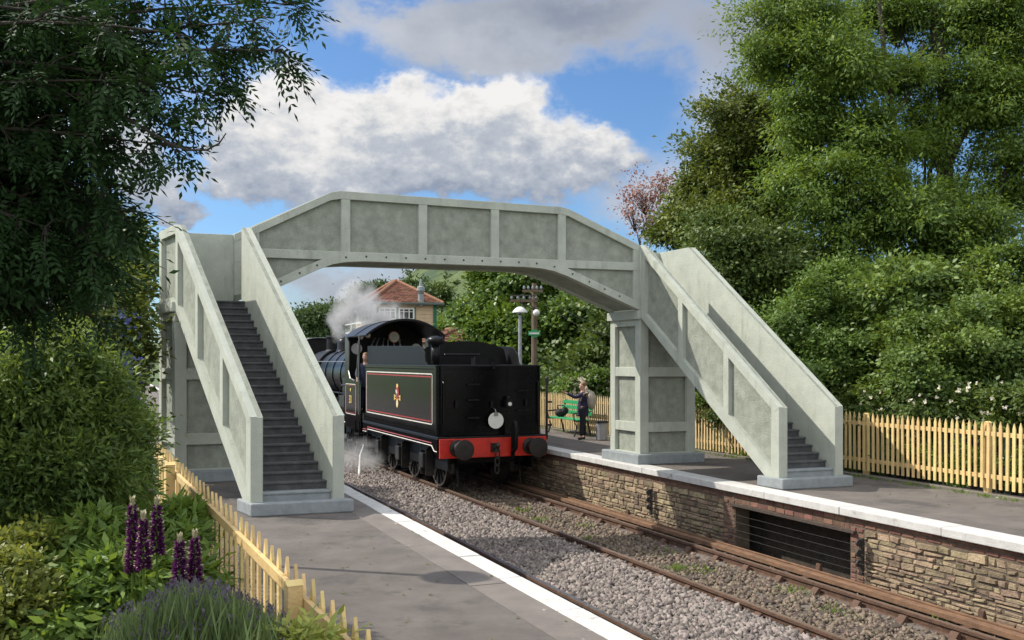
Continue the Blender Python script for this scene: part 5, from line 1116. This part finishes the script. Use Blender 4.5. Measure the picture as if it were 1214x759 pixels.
sx=N.new('ShaderNodeSeparateXYZ'); L.new(nrm.outputs[0],sx.inputs[0])
az=mth('ARCTAN2',sx.outputs[0],sx.outputs[1]); el=mth('ARCSINE',sx.outputs[2])
def noise(off,scale,detail=9,rough=.58,stretch=(1,1,1.5)):
    ad=N.new('ShaderNodeVectorMath'); ad.operation='ADD'; L.new(nrm.outputs[0],ad.inputs[0]); ad.inputs[1].default_value=off
    mp=N.new('ShaderNodeVectorMath'); mp.operation='MULTIPLY'; L.new(ad.outputs[0],mp.inputs[0]); mp.inputs[1].default_value=stretch
    n=N.new('ShaderNodeTexNoise'); n.inputs['Scale'].default_value=scale; n.inputs['Detail'].default_value=detail; n.inputs['Roughness'].default_value=rough; L.new(mp.outputs[0],n.inputs['Vector']); return n.outputs['Fac']
def azel(px,py): 
    x=(px-607)/F; z=(HOR-py)/F; return math.atan(x), math.atan2(z,math.hypot(1,x))
def blob(px,py,rx,ry,amp,p=1.0):
    a,e=azel(px,py); da=mth('DIVIDE',mth('SUBTRACT',az,a),rx/F); de=mth('DIVIDE',mth('SUBTRACT',el,e),ry/F)
    d2=mth('ADD',mth('MULTIPLY',da,da),mth('MULTIPLY',de,de)); return mth('MULTIPLY',mth('EXPONENT',mth('MULTIPLY',d2,-1.0)),amp)
def total(xs):
    r=xs[0]
    for x in xs[1:]: r=mth('ADD',r,x)
    return r
back=N.new('ShaderNodeMapRange'); back.interpolation_type='SMOOTHSTEP'; L.new(mth('SUBTRACT',mth('MULTIPLY',sx.outputs[2],.75),sx.outputs[1]),back.inputs[0]); back.inputs[1].default_value=-.35; back.inputs[2].default_value=.35  # added bright cloud, unseen behind and overhead, lifts the ambient light
def sstep(x,a,b):
    m=N.new('ShaderNodeMapRange'); m.interpolation_type='SMOOTHSTEP'; m.inputs[1].default_value=a; m.inputs[2].default_value=b; L.new(x,m.inputs[0]); return m.outputs[0]
az0,el0=az,el
wx=mth('SUBTRACT',noise((.3,.2,.1),13,8,.6),.5); wy=mth('SUBTRACT',noise((1.7,.9,2.1),13,8,.6),.5)
bx=mth('SUBTRACT',noise((5.3,.2,.1),42,6,.62),.5); by=mth('SUBTRACT',noise((3.7,4.9,2.1),42,6,.62),.5)
az=mth('ADD',az0,mth('ADD',mth('MULTIPLY',wx,.10),mth('MULTIPLY',bx,.030))); el=mth('ADD',el0,mth('ADD',mth('MULTIPLY',wy,.085),mth('MULTIPLY',by,.028)))
puffs=[(350,100,32,34),(308,130,38,34),(398,150,40,34),(275,165,38,36),(350,165,52,42),(482,114,30,28),(445,158,46,40),(528,152,36,30),(568,128,32,32),(613,114,30,28),(590,160,50,42),(500,178,56,42),(650,165,36,32),(706,168,26,22),(690,192,36,24),(630,200,56,32),(560,212,60,30),(420,200,60,38),(330,208,52,30),(275,210,34,22),(742,196,26,16),(480,222,70,24),(212,232,16,22),(215,255,14,16),(150,140,46,60),(110,70,60,50),(160,215,30,40)]
num=den=None
for (px,py,rx,ry) in puffs:
    a,e=azel(px,py); dx=mth('DIVIDE',mth('SUBTRACT',az,a),rx/F); dy=mth('DIVIDE',mth('SUBTRACT',el,e),ry/F)
    w=mth('EXPONENT',mth('MULTIPLY',mth('ADD',mth('MULTIPLY',dx,dx),mth('MULTIPLY',dy,dy)),-1.0))
    l=mth('MULTIPLY',w,mth('SUBTRACT',mth('MULTIPLY',dy,.85),mth('MULTIPLY',dx,.35)))
    num=l if num is None else mth('ADD',num,l); den=w if den is None else mth('ADD',den,w)
cmask=sstep(mth('ADD',den,mth('MULTIPLY',mth('ADD',wy,bx),.9)),.20,.92)
shade=mth('DIVIDE',num,mth('ADD',den,.12))
egr=mth('MULTIPLY',mth('SUBTRACT',el0,(HOR-165)/F),4.6)
csh=mth('ADD',mth('ADD',.70,mth('MULTIPLY',shade,.40)),mth('ADD',egr,mth('MULTIPLY',mth('ADD',by,wy),1.15)),clamp=True)
cr=N.new('ShaderNodeValToRGB'); e=cr.color_ramp.elements; e[0].position=0; e[0].color=(.34,.40,.52,1); e[1].position=1; e[1].color=(1.06,1.04,1.02,1); x=e.new(.5); x.color=(.60,.645,.72,1); x=e.new(.78); x.color=(.90,.90,.90,1)
L.new(csh,cr.inputs[0])
# high grey sheet and soft wisps
n1=noise((.31,.17,.05),6.5,8,.55); sh2=[(600,18,120,34,.52),(740,28,120,44,.56),(500,45,70,34,.42),(430,15,60,24,.34),(870,60,60,60,.36),(560,75,50,22,.30),(800,200,90,70,.30),(770,240,90,30,.34),(430,340,190,44,.66),(850,120,40,40,.22),(640,70,60,16,.22),(240,90,70,50,.22),(900,170,60,60,.28)]
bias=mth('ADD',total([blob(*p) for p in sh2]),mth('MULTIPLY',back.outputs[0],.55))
f2=mth('ADD',mth('MULTIPLY',mth('SUBTRACT',n1,.5),1.1),bias)
smask=mth('MULTIPLY',sstep(f2,.10,.62),.92)
dark=total([blob(*p) for p in ((730,30,110,40,.55),(600,10,120,30,.40),(430,345,200,40,.50),(880,60,60,60,.35))])
ssh=mth('SUBTRACT',mth('ADD',.62,mth('MULTIPLY',mth('SUBTRACT',n1,.5),-1.3)),mth('MULTIPLY',dark,.75),clamp=True)
cr2=N.new('ShaderNodeValToRGB'); e=cr2.color_ramp.elements; e[0].position=0; e[0].color=(.33,.37,.45,1); e[1].position=1; e[1].color=(.92,.93,.95,1)
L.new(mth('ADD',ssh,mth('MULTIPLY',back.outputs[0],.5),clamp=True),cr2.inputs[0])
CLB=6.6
def scaled(colr,f):
    c=N.new('ShaderNodeVectorMath'); c.operation='SCALE'; L.new(colr,c.inputs[0]); L.new(f,c.inputs['Scale']); return c.outputs[0]
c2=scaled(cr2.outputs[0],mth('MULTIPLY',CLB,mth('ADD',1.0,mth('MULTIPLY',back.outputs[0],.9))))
c1=N.new('ShaderNodeVectorMath'); c1.operation='SCALE'; c1.inputs['Scale'].default_value=CLB; L.new(cr.outputs[0],c1.inputs[0])
tint=N.new('ShaderNodeMixRGB'); tint.blend_type='MULTIPLY'; tint.inputs[0].default_value=1; tint.inputs[2].default_value=(.66,.88,1.12,1); L.new(sky.outputs[0],tint.inputs[1])
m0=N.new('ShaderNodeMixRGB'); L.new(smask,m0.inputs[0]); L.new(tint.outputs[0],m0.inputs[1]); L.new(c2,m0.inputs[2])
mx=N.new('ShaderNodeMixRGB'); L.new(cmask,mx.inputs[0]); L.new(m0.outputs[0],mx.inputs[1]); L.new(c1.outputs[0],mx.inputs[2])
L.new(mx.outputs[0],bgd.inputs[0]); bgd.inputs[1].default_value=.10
sl=bpy.data.lights.new('Sun','SUN'); sl.energy=4.3; sl.angle=R(.53); sl.color=(1,.93,.82); so=bpy.data.objects.new('Sun',sl); COL.objects.link(so); so.rotation_euler=sund.to_track_quat('Z','Y').to_euler()
cam=bpy.data.cameras.new('Camera'); co_=bpy.data.objects.new('Camera',cam); COL.objects.link(co_); co_.location=(0,0,CH); co_.rotation_euler=(R(90),0,0)
cam.sensor_width=36; cam.lens=F/1214*36; cam.shift_y=(HOR-379.5)/1214; cam.clip_start=.05; cam.clip_end=6000; scn.camera=co_
scn.render.engine='CYCLES'; scn.cycles.use_denoising=True; scn.cycles.max_bounces=5; scn.cycles.transparent_max_bounces=8; scn.cycles.volume_step_rate=2
vs_=scn.view_settings; vs_.view_transform='Standard'; vs_.look='None'; vs_.exposure=.38; vs_.gamma=1
